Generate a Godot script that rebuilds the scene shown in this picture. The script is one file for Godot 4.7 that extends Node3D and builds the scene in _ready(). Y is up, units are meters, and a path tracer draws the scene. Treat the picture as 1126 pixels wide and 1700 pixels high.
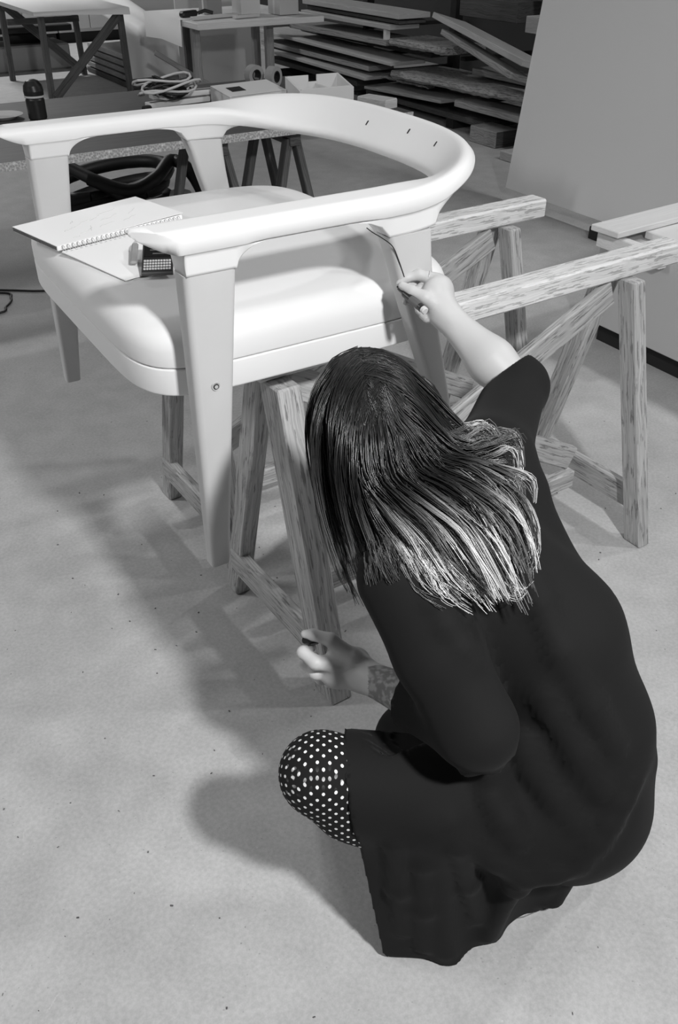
extends Node3D
# A joinery workshop: a crouching person marks a large chair model held on sawhorses.

const YAW := 0.546          # the hall's axes are turned against the camera
const CHAIR := Vector3(-0.317, 0.0, -2.125)
var M := {}
var names := {}
var rng := RandomNumberGenerator.new()
var cubes := {}

func _ready():
	rng.seed = 7
	set_view()
	make_materials()
	build_hall()
	build_lamps()
	build_chair()
	build_sawhorses()
	build_seat_things()
	build_person()
	build_background()

func set_view():
	var cam := Camera3D.new()
	cam.name = "camera"
	add_child(cam)
	cam.position = Vector3(0, 1.7, 0)
	cam.rotation = Vector3(-0.607, 0, 0)
	cam.fov = rad_to_deg(2.0 * atan(850.0 / 1462.0))
	cam.current = true
	var we := WorldEnvironment.new()
	we.name = "environment"
	var e := Environment.new()
	e.background_mode = Environment.BG_COLOR
	e.background_color = Color.BLACK
	e.tonemap_mode = Environment.TONE_MAPPER_LINEAR
	e.tonemap_exposure = 1.0
	e.sdfgi_enabled = true
	e.ssao_enabled = true
	e.ssil_enabled = true
	we.environment = e
	add_child(we)

# ---------------------------------------------------------------- unseen lamps, out of view, placed to light the scene
func build_lamps():
	unseen_flood_lamp(Vector3(1.0, 2.8, 0.4), Vector3(-1.5, 0.6, -2.2), 0.18, 10.9)
	unseen_bay_lamp(Vector3(4.0, 4.6, -2.8), 0.3, 8.5, "unseen round lamp hanging right of the leaning white panel")
	unseen_bay_lamp(Vector3(3.4, 4.8, -4.5), 0.3, 5.0, "unseen round lamp hanging behind the leaning white panel")
	# unseen battens give the soft light; the weak one is added fill
	for p in [[-4.3, -1.9, 10.0, "hung low at the left, lighting the seat front", 3.3], [-2.4, -0.2, 1.5, "added fill left of the chair", 6.3], [-5.2, -12.6, 22.0, "lighting the floor before the far cabinets", 5.0]]:
		unseen_tube_lamp(Vector3(p[0], p[4], p[1]), p[2], p[3])

# unseen work light on a stand, placed for the main light and shadows
func unseen_flood_lamp(at: Vector3, aim: Vector3, size: float, energy: float):
	var t = thing("unseen_flood_lamp", "unseen work light on a tall stand beside the camera, lighting the chair", "lamp", Vector3(at.x + 0.06, 0.0, at.z + 0.12))
	var head: Vector3 = at - t.position
	part("pole", tube([Vector3(0, 0.02, 0), Vector3(0, head.y, 0)], 0.016, 10), M.steel, t)
	for k in 3:
		var w := TAU * k / 3 + 0.6
		part("stand_leg", tube([Vector3(0, 0.5, 0), Vector3(cos(w) * 0.4, 0.012, sin(w) * 0.4)], 0.011, 8), M.steel, t)
	var b := Basis.looking_at(aim - at, Vector3.UP)
	part("lamp_head", box(Vector3(size + 0.05, size + 0.05, 0.09), 0.01), M.steel, t, head + b * Vector3(0, 0, 0.055), b)
	part("lamp_glass", box(Vector3(size, size, 0.008), 0.002), M.glow, t, head + b * Vector3(0, 0, 0.006), b)
	var l := AreaLight3D.new()
	l.name = "lamp_light"
	l.area_size = Vector2(size, size)
	l.light_energy = energy
	l.area_range = 40.0
	l.area_attenuation = 2.0
	l.shadow_enabled = true
	t.add_child(l)
	l.transform = Transform3D(b, head + b * Vector3(0, 0, -0.004))

func unseen_bay_lamp(at: Vector3, size: float, energy: float, label: String):  # unseen lamp, out of view, lighting the scene from the right
	var t = thing("unseen_bay_lamp", label, "lamp", at, 0.0, "unseen round lamps")
	part("lamp_reflector", lathe([[0.03, 0.34], [0.07, 0.33], [0.09, 0.2], [0.24, 0.02], [0.25, 0.0], [0.235, 0.01], [0.08, 0.19], [0.0, 0.19]], 32), M.steel, t)
	part("lamp_disc", lathe([[0.0, 0.03], [0.2, 0.03], [0.2, 0.015], [0.0, 0.015]], 28), M.glow, t)
	part("hanging_rod", lathe([[0.0, 0.6], [0.012, 0.6], [0.012, 0.33], [0.0, 0.33]], 8), M.steel, t)
	var l := AreaLight3D.new()
	l.name = "lamp_light"
	l.area_size = Vector2(size, size)
	l.light_energy = energy
	l.area_range = 40.0
	l.area_attenuation = 2.0
	l.shadow_enabled = true
	t.add_child(l)
	l.position = Vector3(0, -0.005, 0)
	l.rotation = Vector3(-PI / 2, 0, 0)

func unseen_tube_lamp(at: Vector3, energy: float, where: String):  # unseen soft lamp, out of view
	var t = thing("unseen_soft_lamp", "unseen soft batten lamp, %s" % where, "lamp", at, YAW, "unseen batten lamps")
	part("lamp_housing", box(Vector3(1.6, 0.08, 0.3), 0.01), M.steel, t, Vector3(0, 0.06, 0))
	part("lamp_diffuser", box(Vector3(1.5, 0.03, 0.24), 0.008), M.glow, t, Vector3(0, 0.015, 0))
	var l := AreaLight3D.new()
	l.name = "lamp_light"
	l.area_size = Vector2(1.5, 0.24)
	l.light_energy = energy
	l.area_range = 40.0
	l.area_attenuation = 2.0
	l.shadow_enabled = true
	t.add_child(l)
	l.position = Vector3(0, -0.006, 0)
	l.rotation = Vector3(-PI / 2, 0, 0)

# ---------------------------------------------------------------- small helpers
func numbered(called: String) -> String:
	if not names.has(called):
		names[called] = 0
		return called
	names[called] += 1
	return "%s_%03d" % [called, names[called]]

func thing(called: String, label: String, category: String, at := Vector3.ZERO, turn := 0.0, group := "") -> Node3D:
	var o := Node3D.new()
	o.name = numbered(called)
	add_child(o)
	o.position = at
	o.rotation.y = turn
	tag(o, label, category, group)
	return o

func tag(o: Node, label: String, category: String, group := ""):
	o.set_meta("label", label)
	o.set_meta("category", category)
	if group:
		o.set_meta("group", group)

func part(called: String, mesh: Mesh, m: Material, parent: Node, at := Vector3.ZERO, b := Basis.IDENTITY, label := "") -> MeshInstance3D:
	var o := MeshInstance3D.new()
	o.name = called
	o.mesh = mesh
	o.material_override = m
	parent.add_child(o, true)
	o.transform = Transform3D(b, at)
	if label:
		o.set_meta("label", label)
	return o

func struct(called: String, mesh: Mesh, m: Material, at := Vector3.ZERO, b := Basis.IDENTITY) -> MeshInstance3D:
	var o := part(called, mesh, m, self, at, b)
	o.set_meta("kind", "structure")
	return o

func hall(a: float, y: float, b: float) -> Vector3:      # hall axes -> world
	return Vector3(a * cos(YAW) + b * sin(YAW), y, -a * sin(YAW) + b * cos(YAW))

func on_chair(u: float, y: float, v: float) -> Vector3:  # chair axes -> world (v to the far side)
	return CHAIR + hall(u, y, -v)

# a box with chamfered edges
func box(size: Vector3, ch := 0.004) -> ArrayMesh:
	var key := "%s %s" % [size, ch]
	if cubes.has(key):
		return cubes[key]
	var m := hexa([Vector3(-1, -1, -1) * size / 2, Vector3(1, -1, -1) * size / 2, Vector3(1, -1, 1) * size / 2, Vector3(-1, -1, 1) * size / 2,
		Vector3(-1, 1, -1) * size / 2, Vector3(1, 1, -1) * size / 2, Vector3(1, 1, 1) * size / 2, Vector3(-1, 1, 1) * size / 2], ch)
	cubes[key] = m
	return m

# any six-sided block from its eight corners (bottom ring, top ring), edges chamfered
func hexa(c: Array, ch := 0.003) -> ArrayMesh:
	var st := SurfaceTool.new()
	st.begin(Mesh.PRIMITIVE_TRIANGLES)
	st.set_smooth_group(-1)
	var faces := [[0, 1, 2, 3], [4, 5, 6, 7], [0, 1, 5, 4], [1, 2, 6, 5], [2, 3, 7, 6], [3, 0, 4, 7]]
	var mid := Vector3.ZERO
	for p in c:
		mid += p / 8.0
	var at := {}
	for f in faces.size():
		var q: Array = faces[f]
		for i in 4:
			var p: Vector3 = c[q[i]]
			var e1: Vector3 = c[q[(i + 1) % 4]] - p
			var e2: Vector3 = c[q[(i + 3) % 4]] - p
			var s := minf(ch, minf(e1.length(), e2.length()) * 0.4)
			at["%d_%d" % [f, q[i]]] = p + e1.normalized() * s + e2.normalized() * s
	for f in faces.size():
		var v := []
		for i in faces[f]:
			v.append(at["%d_%d" % [f, i]])
		poly(st, v, mid)
	for f in faces.size():
		for g in range(f + 1, faces.size()):
			var both := []
			for i in faces[f]:
				if i in faces[g]:
					both.append(i)
			if both.size() == 2:
				poly(st, [at["%d_%d" % [f, both[0]]], at["%d_%d" % [f, both[1]]], at["%d_%d" % [g, both[1]]], at["%d_%d" % [g, both[0]]]], mid)
	for i in 8:
		var v := []
		for f in faces.size():
			if i in faces[f]:
				v.append(at["%d_%d" % [f, i]])
		poly(st, v, mid)
	st.generate_normals()
	return st.commit()

func poly(st: SurfaceTool, v: Array, mid: Vector3):
	var n: Vector3 = (v[1] - v[0]).cross(v[2] - v[0])
	var middle := Vector3.ZERO
	for p in v:
		middle += p / v.size()
	var flip := n.dot(middle - mid) > 0.0       # front faces run clockwise
	for i in range(1, v.size() - 1):
		if flip:
			st.add_vertex(v[0]); st.add_vertex(v[i + 1]); st.add_vertex(v[i])
		else:
			st.add_vertex(v[0]); st.add_vertex(v[i]); st.add_vertex(v[i + 1])

# a mesh of rings of equal size, joined in order; smooth
func loft(rings: Array, closed := true, caps := true) -> ArrayMesh:
	var st := SurfaceTool.new()
	st.begin(Mesh.PRIMITIVE_TRIANGLES)
	st.set_smooth_group(0)
	add_loft(st, rings, closed, caps)
	st.generate_normals()
	return st.commit()

func add_loft(st: SurfaceTool, rings: Array, closed := true, caps := true):
	var n: int = rings[0].size()
	var last := n if closed else n - 1
	for r in rings.size() - 1:
		var a: Array = rings[r]
		var b: Array = rings[r + 1]
		for i in last:
			var j := (i + 1) % n
			st.add_vertex(a[i]); st.add_vertex(b[i]); st.add_vertex(b[j])
			st.add_vertex(a[i]); st.add_vertex(b[j]); st.add_vertex(a[j])
	if caps and closed:
		st.set_smooth_group(1)
		for k in 2:
			var q: Array = rings[0] if k == 0 else rings[-1]
			var mid := Vector3.ZERO
			for p in q:
				mid += p / n
			for i in n:
				var j := (i + 1) % n
				if k == 0:
					st.add_vertex(mid); st.add_vertex(q[i]); st.add_vertex(q[j])
				else:
					st.add_vertex(mid); st.add_vertex(q[j]); st.add_vertex(q[i])
		st.set_smooth_group(0)

# profile [radius, height] turned about y
func lathe(profile: Array, sides := 24) -> ArrayMesh:
	var rings := []
	for p in profile:
		var ring := []
		for i in sides:
			var w := TAU * i / sides
			ring.append(Vector3(cos(w) * p[0], p[1], sin(w) * p[0]))
		rings.append(ring)
	var st := SurfaceTool.new()
	st.begin(Mesh.PRIMITIVE_TRIANGLES)
	for r in rings.size() - 1:
		st.set_smooth_group(r if absf(profile[r][0] - profile[r + 1][0]) > 0.0 else 100 + r)
		add_loft(st, [rings[r], rings[r + 1]], true, false)
	st.generate_normals()
	return st.commit()

# a round rod through points; radii one number or one for each point
func tube(points: Array, radius, sides := 8) -> ArrayMesh:
	var st := SurfaceTool.new()
	st.begin(Mesh.PRIMITIVE_TRIANGLES)
	st.set_smooth_group(0)
	add_tube(st, points, radius, sides)
	st.generate_normals()
	return st.commit()

func add_tube(st: SurfaceTool, points: Array, radius, sides := 8):
	var rings := []
	var side := Vector3.ZERO
	for i in points.size():
		var t: Vector3 = (points[mini(i + 1, points.size() - 1)] - points[maxi(i - 1, 0)]).normalized()
		if side == Vector3.ZERO:
			side = t.cross(Vector3.UP if absf(t.y) < 0.9 else Vector3.RIGHT).normalized()
		side = (side - t * side.dot(t)).normalized()
		var up := side.cross(t)
		var r: float = radius if radius is float else radius[i]
		var ring := []
		for k in sides:
			var w := TAU * k / sides
			ring.append(points[i] + (side * cos(w) + up * sin(w)) * r)
		rings.append(ring)
	add_loft(st, rings, true, true)

func smooth_path(pts: Array, steps := 8) -> Array:
	var out := []
	for i in pts.size() - 1:
		var p0 = pts[maxi(i - 1, 0)]
		var p3 = pts[mini(i + 2, pts.size() - 1)]
		for s in steps:
			out.append(pts[i].cubic_interpolate(pts[i + 1], p0, p3, float(s) / steps))
	out.append(pts[-1])
	return out

# a board from a to b: local x runs along it, wide is measured along `across`
func board(called: String, a: Vector3, b: Vector3, wide: float, thick: float, across: Vector3, m: Material, parent: Node, ch := 0.004) -> MeshInstance3D:
	var x := (b - a).normalized()
	var z := (across - x * across.dot(x)).normalized()
	var y := z.cross(x)
	return part(called, box(Vector3((b - a).length(), thick, wide), ch), m, parent, (a + b) / 2, Basis(x, y, z))

func grey(v: float) -> Color:            # v: the share of light a surface sends back
	return Color(v, v, v).linear_to_srgb()

# ---------------------------------------------------------------- materials
func plain(v: float, rough := 0.7, spec := 0.5) -> StandardMaterial3D:
	var m := StandardMaterial3D.new()
	m.albedo_color = grey(v)
	m.roughness = rough
	m.metallic_specular = spec
	return m

func noise_tex(freq: float, lo: float, hi: float, kind := FastNoiseLite.TYPE_SIMPLEX_SMOOTH, size := 512, sd := 1, octaves := 4) -> NoiseTexture2D:
	var n := FastNoiseLite.new()
	n.noise_type = kind
	n.frequency = freq
	n.seed = sd
	n.fractal_octaves = octaves
	var t := NoiseTexture2D.new()
	t.width = size
	t.height = size
	t.seamless = true
	t.noise = n
	var g := Gradient.new()
	g.offsets = PackedFloat32Array([0.0, 1.0])
	g.colors = PackedColorArray([grey(lo), grey(hi)])
	t.color_ramp = g
	return t

# grain runs along u; dark is the grain, light the wood, blots of paint or dirt on top
func wood_tex(base: float, deep: float, sd: int, blots := 0.0, blot_tone := 0.1, w := 512, h := 256) -> ImageTexture:
	var im := Image.create(w, h, false, Image.FORMAT_RGB8)
	var n := FastNoiseLite.new()
	n.seed = sd
	n.frequency = 0.02
	n.fractal_octaves = 4
	var q := FastNoiseLite.new()
	q.seed = sd + 9
	q.frequency = 0.018
	q.fractal_octaves = 5
	for y in h:
		for x in w:
			var edge := 1.0
			var warp := n.get_noise_2d(x * 0.25, y * 0.6) * 14.0
			var v := n.get_noise_2d(x * 0.12, (y + warp) * 6.0)
			var fine := n.get_noise_2d(x * 0.5 + 900.0, y * 16.0)
			var t := base - deep * clampf(0.35 + v * 0.9 + fine * 0.4, 0.0, 1.0)
			if blots > 0.0:
				var b := q.get_noise_2d(x * 0.9, y * 4.5) + fine * 0.5
				if b > 0.32 - blots * 0.3:
					t = lerpf(t, blot_tone, clampf((b - 0.32 + blots * 0.3) * 9.0, 0.0, 0.85))
			var fade := clampf(minf(minf(x, w - x), minf(y, h - y)) / 12.0, 0.0, 1.0)
			t = lerpf(base - deep * 0.4, t, fade * edge)
			im.set_pixel(x, y, grey(clampf(t, 0.005, 0.95)))
	return ImageTexture.create_from_image(im)

func wood(base: float, deep: float, sd: int, rough := 0.65, blots := 0.0, blot_tone := 0.1, scale := 1.0) -> StandardMaterial3D:
	var m := StandardMaterial3D.new()
	m.albedo_texture = wood_tex(base, deep, sd, blots, blot_tone)
	m.roughness = rough
	m.uv1_triplanar = true
	m.uv1_scale = Vector3(1.1, 3.4, 3.4) * scale
	m.uv1_offset = Vector3(sd * 0.37, sd * 0.21, sd * 0.11)
	return m

func make_materials():
	M.steel = plain(0.45, 0.45)
	var g := plain(0.9, 0.6)
	g.emission_enabled = true
	g.emission = Color.WHITE
	g.emission_energy_multiplier = 1.2
	M.glow = g
	# concrete floor
	var f := StandardMaterial3D.new()
	f.albedo_texture = concrete_tex()
	f.uv1_triplanar = true
	f.uv1_world_triplanar = true
	f.uv1_scale = Vector3(0.55, 0.55, 0.55)
	f.roughness = 0.62
	f.metallic_specular = 0.35
	f.detail_enabled = true
	f.detail_blend_mode = BaseMaterial3D.BLEND_MODE_MUL
	f.detail_albedo = noise_tex(0.006, 0.86, 1.0, FastNoiseLite.TYPE_SIMPLEX_SMOOTH, 512, 21, 5)
	f.detail_uv_layer = BaseMaterial3D.DETAIL_UV_2
	f.uv2_triplanar = true
	f.uv2_world_triplanar = true
	f.uv2_scale = Vector3(0.17, 0.17, 0.17)
	f.heightmap_enabled = false
	M.floor = f
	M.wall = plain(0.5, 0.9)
	M.wall_dark = plain(0.04, 0.9)  # near black, puts the shade behind the rack into the wall colour
	M.ceiling = plain(0.6, 0.9)
	# chair model
	var w := plain(0.77, 0.5, 0.4)
	M.model = w
	var c := plain(0.58, 0.55, 0.4)
	c.albedo_texture = noise_tex(0.01, 0.86, 1.0, FastNoiseLite.TYPE_SIMPLEX_SMOOTH, 256, 5, 3)
	c.uv1_triplanar = true
	c.uv1_scale = Vector3(1.2, 1.2, 1.2)
	M.seat = plain(0.77, 0.5, 0.4)
	M.leg = c
	M.ink = plain(0.008, 0.5)
	M.hole = plain(0.02, 0.9)
	M.chrome = plain(0.5, 0.3)
	# sawhorse timber
	M.timber = []
	for k in 3:
		M.timber.append(wood(0.5, 0.24, 11 + k, 0.7, 0.04, 0.16))
	M.timber_beam = wood(0.8, 0.26, 31, 0.6, 0.4, 0.36, 1.0)
	M.timber_end = wood(0.42, 0.26, 41, 0.7, 0.3, 0.1)
	M.paper = plain(0.86, 0.9, 0.2)
	M.card = plain(0.55, 0.9, 0.2)
	M.black = plain(0.012, 0.35)
	M.black_matt = plain(0.012, 0.8)
	M.key = plain(0.09, 0.5)
	var sk := plain(1.0, 0.5, 0.4)
	sk.vertex_color_use_as_albedo = true
	M.skin = sk
	var h := plain(1.0, 0.3, 0.45)
	h.vertex_color_use_as_albedo = true
	M.hair = h
	var dr := plain(0.011, 0.8, 0.25)
	dr.rim_enabled = true
	dr.rim = 0.12
	M.dress = dr
	var sp := plain(1.0, 0.85, 0.3)
	sp.albedo_texture = dot_tex()
	sp.uv1_triplanar = true
	sp.uv1_scale = Vector3.ONE * 6.25
	sp.uv1_triplanar_sharpness = 8.0
	M.spots = sp
	M.screen = plain(0.006, 0.12)
	M.grey_wood = plain(0.3, 0.6)
	M.dark_wood = wood(0.12, 0.08, 51, 0.7)
	M.mid_wood = wood(0.34, 0.16, 52, 0.7)
	M.pale_wood = wood(0.8, 0.12, 53, 0.6)
	M.old_wood = [wood(0.1, 0.07, 61, 0.8), wood(0.52, 0.2, 62, 0.8), wood(0.36, 0.2, 63, 0.8), wood(0.44, 0.24, 64, 0.9, 0.5, 0.08)]
	M.chip_top = wood(0.08, 0.04, 54, 0.6)
	var ce := plain(1.0, 0.9)
	ce.albedo_texture = noise_tex(0.09, 0.18, 0.75, FastNoiseLite.TYPE_CELLULAR, 256, 6, 2)
	ce.uv1_triplanar = true
	ce.uv1_scale = Vector3.ONE * 4.0
	M.chip_edge = ce
	M.plastic = plain(0.68, 0.55)
	M.mid_grey = plain(0.3, 0.7)
	M.pale_grey = plain(0.52, 0.6)
	M.panel = plain(0.8, 0.35, 0.5)
	M.rubber = plain(0.015, 0.5)
	M.shoe = plain(0.05, 0.8)
	M.sole = plain(0.5, 0.8)

func dot_tex() -> ImageTexture:       # staggered white dots printed on black
	var s := 512
	var im := Image.create(s, s, false, Image.FORMAT_RGB8)
	im.fill(grey(0.012))
	var n := 8
	for j in n * 2:
		for i in n:
			var cx := (i + (0.5 if j % 2 else 0.0) + 0.25) * s / n
			var cy := (j + 0.5) * s / (n * 2)
			for y in range(-9, 10):
				for x in range(-9, 10):
					if x * x + y * y < 74:
						im.set_pixel(posmod(int(cx + x), s), posmod(int(cy + y), s), grey(0.8))
	return ImageTexture.create_from_image(im)

func concrete_tex() -> ImageTexture:
	var s := 1024
	var im := Image.create(s, s, false, Image.FORMAT_RGB8)
	var n := FastNoiseLite.new()
	n.seed = 3
	n.frequency = 0.011
	n.fractal_octaves = 5
	var q := FastNoiseLite.new()
	q.seed = 8
	q.frequency = 0.13
	q.fractal_octaves = 3
	var r := RandomNumberGenerator.new()
	r.seed = 4
	for y in s:
		var fy := minf(y, s - y)
		for x in s:
			var f := clampf(minf(minf(x, s - x), fy) / 40.0, 0.0, 1.0)
			var v := 0.485 + (n.get_noise_2d(x, y) * 0.055) * f + q.get_noise_2d(x, y) * 0.06 + (r.randf() - 0.5) * 0.05
			im.set_pixel(x, y, grey(clampf(v, 0.05, 0.9)))
	for k in 900:                       # pits and grains
		var x := r.randi_range(4, s - 8)
		var y := r.randi_range(4, s - 8)
		var t := r.randf()
		var tone := 0.3 if t < 0.7 else 0.6
		im.set_pixel(x, y, grey(tone))
		if r.randf() < 0.4:
			im.set_pixel(x + 1, y, grey(tone + 0.05))
	for k in 60:                        # dark specks
		im.fill_rect(Rect2i(r.randi_range(4, s - 8), r.randi_range(4, s - 8), r.randi_range(1, 2), r.randi_range(1, 3)), grey(0.12))
	for k in 40:                        # pale scratches
		var x := r.randf() * (s - 80) + 40
		var y := r.randf() * (s - 80) + 40
		var w := r.randf() * TAU
		for i in r.randi_range(8, 26):
			im.set_pixel(int(x + cos(w) * i), int(y + sin(w) * i), grey(0.56))
			w += r.randf_range(-0.05, 0.06)
	return ImageTexture.create_from_image(im)

# ---------------------------------------------------------------- the hall itself
func build_hall():
	var turn := Basis(Vector3.UP, YAW)
	struct("floor", box(Vector3(24, 0.2, 30), 0.0), M.floor, Vector3(0, -0.1, -4), turn)
	struct("ceiling", box(Vector3(24, 0.2, 30), 0.0), M.ceiling, Vector3(0, 6.8, -4), turn)
	struct("wall_back", box(Vector3(24, 6.7, 0.2), 0.0), M.wall, hall(0, 3.35, -15.5), turn)
	struct("wall_front", box(Vector3(24, 6.7, 0.2), 0.0), M.wall, hall(0, 3.35, 7.0), turn)
	struct("wall_left", box(Vector3(0.2, 6.7, 26), 0.0), M.wall, hall(-8.0, 3.35, -4), turn)
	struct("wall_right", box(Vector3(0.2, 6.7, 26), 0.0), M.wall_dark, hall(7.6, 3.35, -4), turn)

# ---------------------------------------------------------------- the chair model
# chair axes: x towards its back, y up, z towards the person's side
func rail_drop(u: float) -> float:       # how far the rail reaches down: the four leg stubs
	var d := 0.0
	for leg in [[-0.275, -0.171, 0.07, 0.075], [0.163, 0.273, 0.10, 0.085]]:
		var t := 0.0
		if u < leg[0]:
			t = (leg[0] - u) / leg[2]
		elif u > leg[1]:
			t = (u - leg[1]) / leg[3]
		if t < 1.0:
			d = maxf(d, 1.0 - sqrt(maxf(0.0, 1.0 - (1.0 - t) * (1.0 - t))))
	return d

func rail_mesh() -> ArrayMesh:
	var stations := []                    # [u, z, tangent angle]
	var us := []
	var u := -0.352
	while u < 0.12:
		us.append(u)
		u += 0.004
	for q in us:
		stations.append([Vector2(q, 0.499), q])
	var steps := 110
	for i in range(0, steps + 1):
		var w := PI / 2 - PI * i / steps
		var e := 2.0 / 2.6
		var p := Vector2(0.12 + 0.405 * pow(absf(cos(w)), e), 0.499 * pow(absf(sin(w)), e) * signf(sin(w)))
		stations.append([p, p.x])
	us.reverse()
	for q in us:
		stations.append([Vector2(q, -0.499), q])
	# spread the samples of the curve evenly where they are sparse
	var rings := []
	for i in stations.size():
		var p: Vector2 = stations[i][0]
		var a: Vector2 = stations[maxi(i - 1, 0)][0]
		var b: Vector2 = stations[mini(i + 1, stations.size() - 1)][0]
		var t := (b - a).normalized()
		var n := Vector2(-t.y, t.x)              # outwards
		if n.dot(p - Vector2(0.1, 0)) < 0.0:
			n = -n
		var q: float = stations[i][1]
		var back := smoothstep(0.2, 0.5, q)
		var turn := back * 0.88
		var hw := lerpf(0.042, 0.056, back)
		var ht := lerpf(0.021, 0.019, back)
		var front := clampf((q + 0.352) / 0.016, 0.0, 1.0)
		if q < 0.0:
			hw *= 0.78 + 0.22 * sqrt(1.0 - (1.0 - front) * (1.0 - front))
			ht *= 0.75 + 0.25 * sqrt(1.0 - (1.0 - front) * (1.0 - front))
		var mid := 1.21 + 0.002 * back
		var drop := rail_drop(q) * 0.042
		var web := 0.035
		var half := []                           # outer half from top middle to bottom middle
		var r := 0.017
		half.append(Vector2(hw * 0.5, ht))
		for k in 5:
			var w := PI / 2 * (1.0 - k / 4.0)
			half.append(Vector2(hw - r + r * cos(w), ht - r + r * sin(w)))
		for k in 3:
			var w := -PI / 2 * (k + 1) / 3.0
			var rb := r * lerpf(0.6, 0.12, minf(1.0, rail_drop(q) * 3.0))
			half.append(Vector2(hw - rb + rb * cos(w), -ht + rb + rb * sin(w)))
		for k in 7:
			var f := (k + 1) / 7.0
			half.append(Vector2(lerpf(web, hw - r * lerpf(0.6, 0.12, minf(1.0, rail_drop(q) * 3.0)), 1.0 - f), -ht - drop * f))
		var ring := []
		var cs := cos(turn)
		var sn := sin(turn)
		for side in [1, -1]:
			var order := range(half.size())
			if side < 0:
				order.reverse()
			for k in order:
				var h: Vector2 = half[k]
				if side < 0 and k > 8:                 # the stub is set towards the outside
					h.x -= 0.014 * rail_drop(q) * (k - 8) / 7.0
				if side > 0 and q < -0.275:            # the end of the arm is cut aslant
					var cutoff := clampf((q + 0.352) / 0.077, 0.0, 1.0)
					h.x = minf(h.x, lerpf(-0.012, hw, sin(cutoff * PI / 2)))
				if q < -0.275:
					h.y = maxf(h.y, -ht + 0.03 * pow(1.0 - clampf((q + 0.352) / 0.077, 0.0, 1.0), 1.5))
				var x: float = h.x * side - 0.0 * rail_drop(q) * clampf(-h.y / 0.06, 0.0, 1.0)
				var y: float = h.y
				var o := Vector2(x * cs - y * sn, x * sn + y * cs)
				ring.append(Vector3(p.x + n.x * o.x, mid + o.y, p.y + n.y * o.x))
		rings.append(ring)
	return loft(rings)

func rounded(cx: float, cz: float, hx: float, hz: float, r: float, y: float, k := 5) -> Array:
	var ring := []
	for c in [[1, 1, 0.0], [-1, 1, PI / 2], [-1, -1, PI], [1, -1, PI * 1.5]]:
		for i in k:
			var w: float = c[2] + PI / 2 * i / (k - 1)
			ring.append(Vector3(cx + c[0] * (hx - r) + r * cos(w), y, cz + c[1] * (hz - r) + r * sin(w)))
	return ring

func chair_leg(levels: Array, side: float) -> ArrayMesh:      # [y, front edge, rear edge, middle z, half thickness]
	var rings := []
	for i in levels.size():
		var l: Array = levels[i]
		rings.append(rounded((l[1] + l[2]) / 2, l[3] * side, (l[2] - l[1]) / 2, l[4], minf(0.012, l[4] * 0.5), l[0]))
	if side < 0:
		pass
	return loft(rings)

func cushion_mesh(y0: float, y1: float, r0: float, r1: float, grow := 0.0) -> ArrayMesh:
	var rings := []
	var prof := []                         # [inset, y]
	for k in 5:
		var w := PI / 2 * k / 4.0
		prof.append([r0 * (1.0 - sin(w)), y0 + r0 * (1.0 - cos(w))])
	for k in 7:
		var w := PI / 2 * k / 6.0
		prof.append([r1 * (1.0 - cos(w)), y1 - r1 * (1.0 - sin(w))])
	for k in [0.1, 0.2, 0.32]:
		prof.append([r1 + k, y1 + 0.004 * minf(k * 5.0, 1.0)])
	for p in prof:
		var ring := []
		var n := 72
		for i in n:
			var w := TAU * i / n
			var cw := cos(w)
			var sw := sin(w)
			var ex := 2.0 / (7.0 if cw < 0.0 else 4.5)
			var ez := 2.0 / 7.0
			var hx: float = 0.4 - p[0] + grow
			var hz: float = 0.468 - p[0] + grow
			ring.append(Vector3(0.052 + hx * signf(cw) * pow(absf(cw), ex), p[1], hz * signf(sw) * pow(absf(sw), ez)))
		rings.append(ring)
	return loft(rings)

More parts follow.
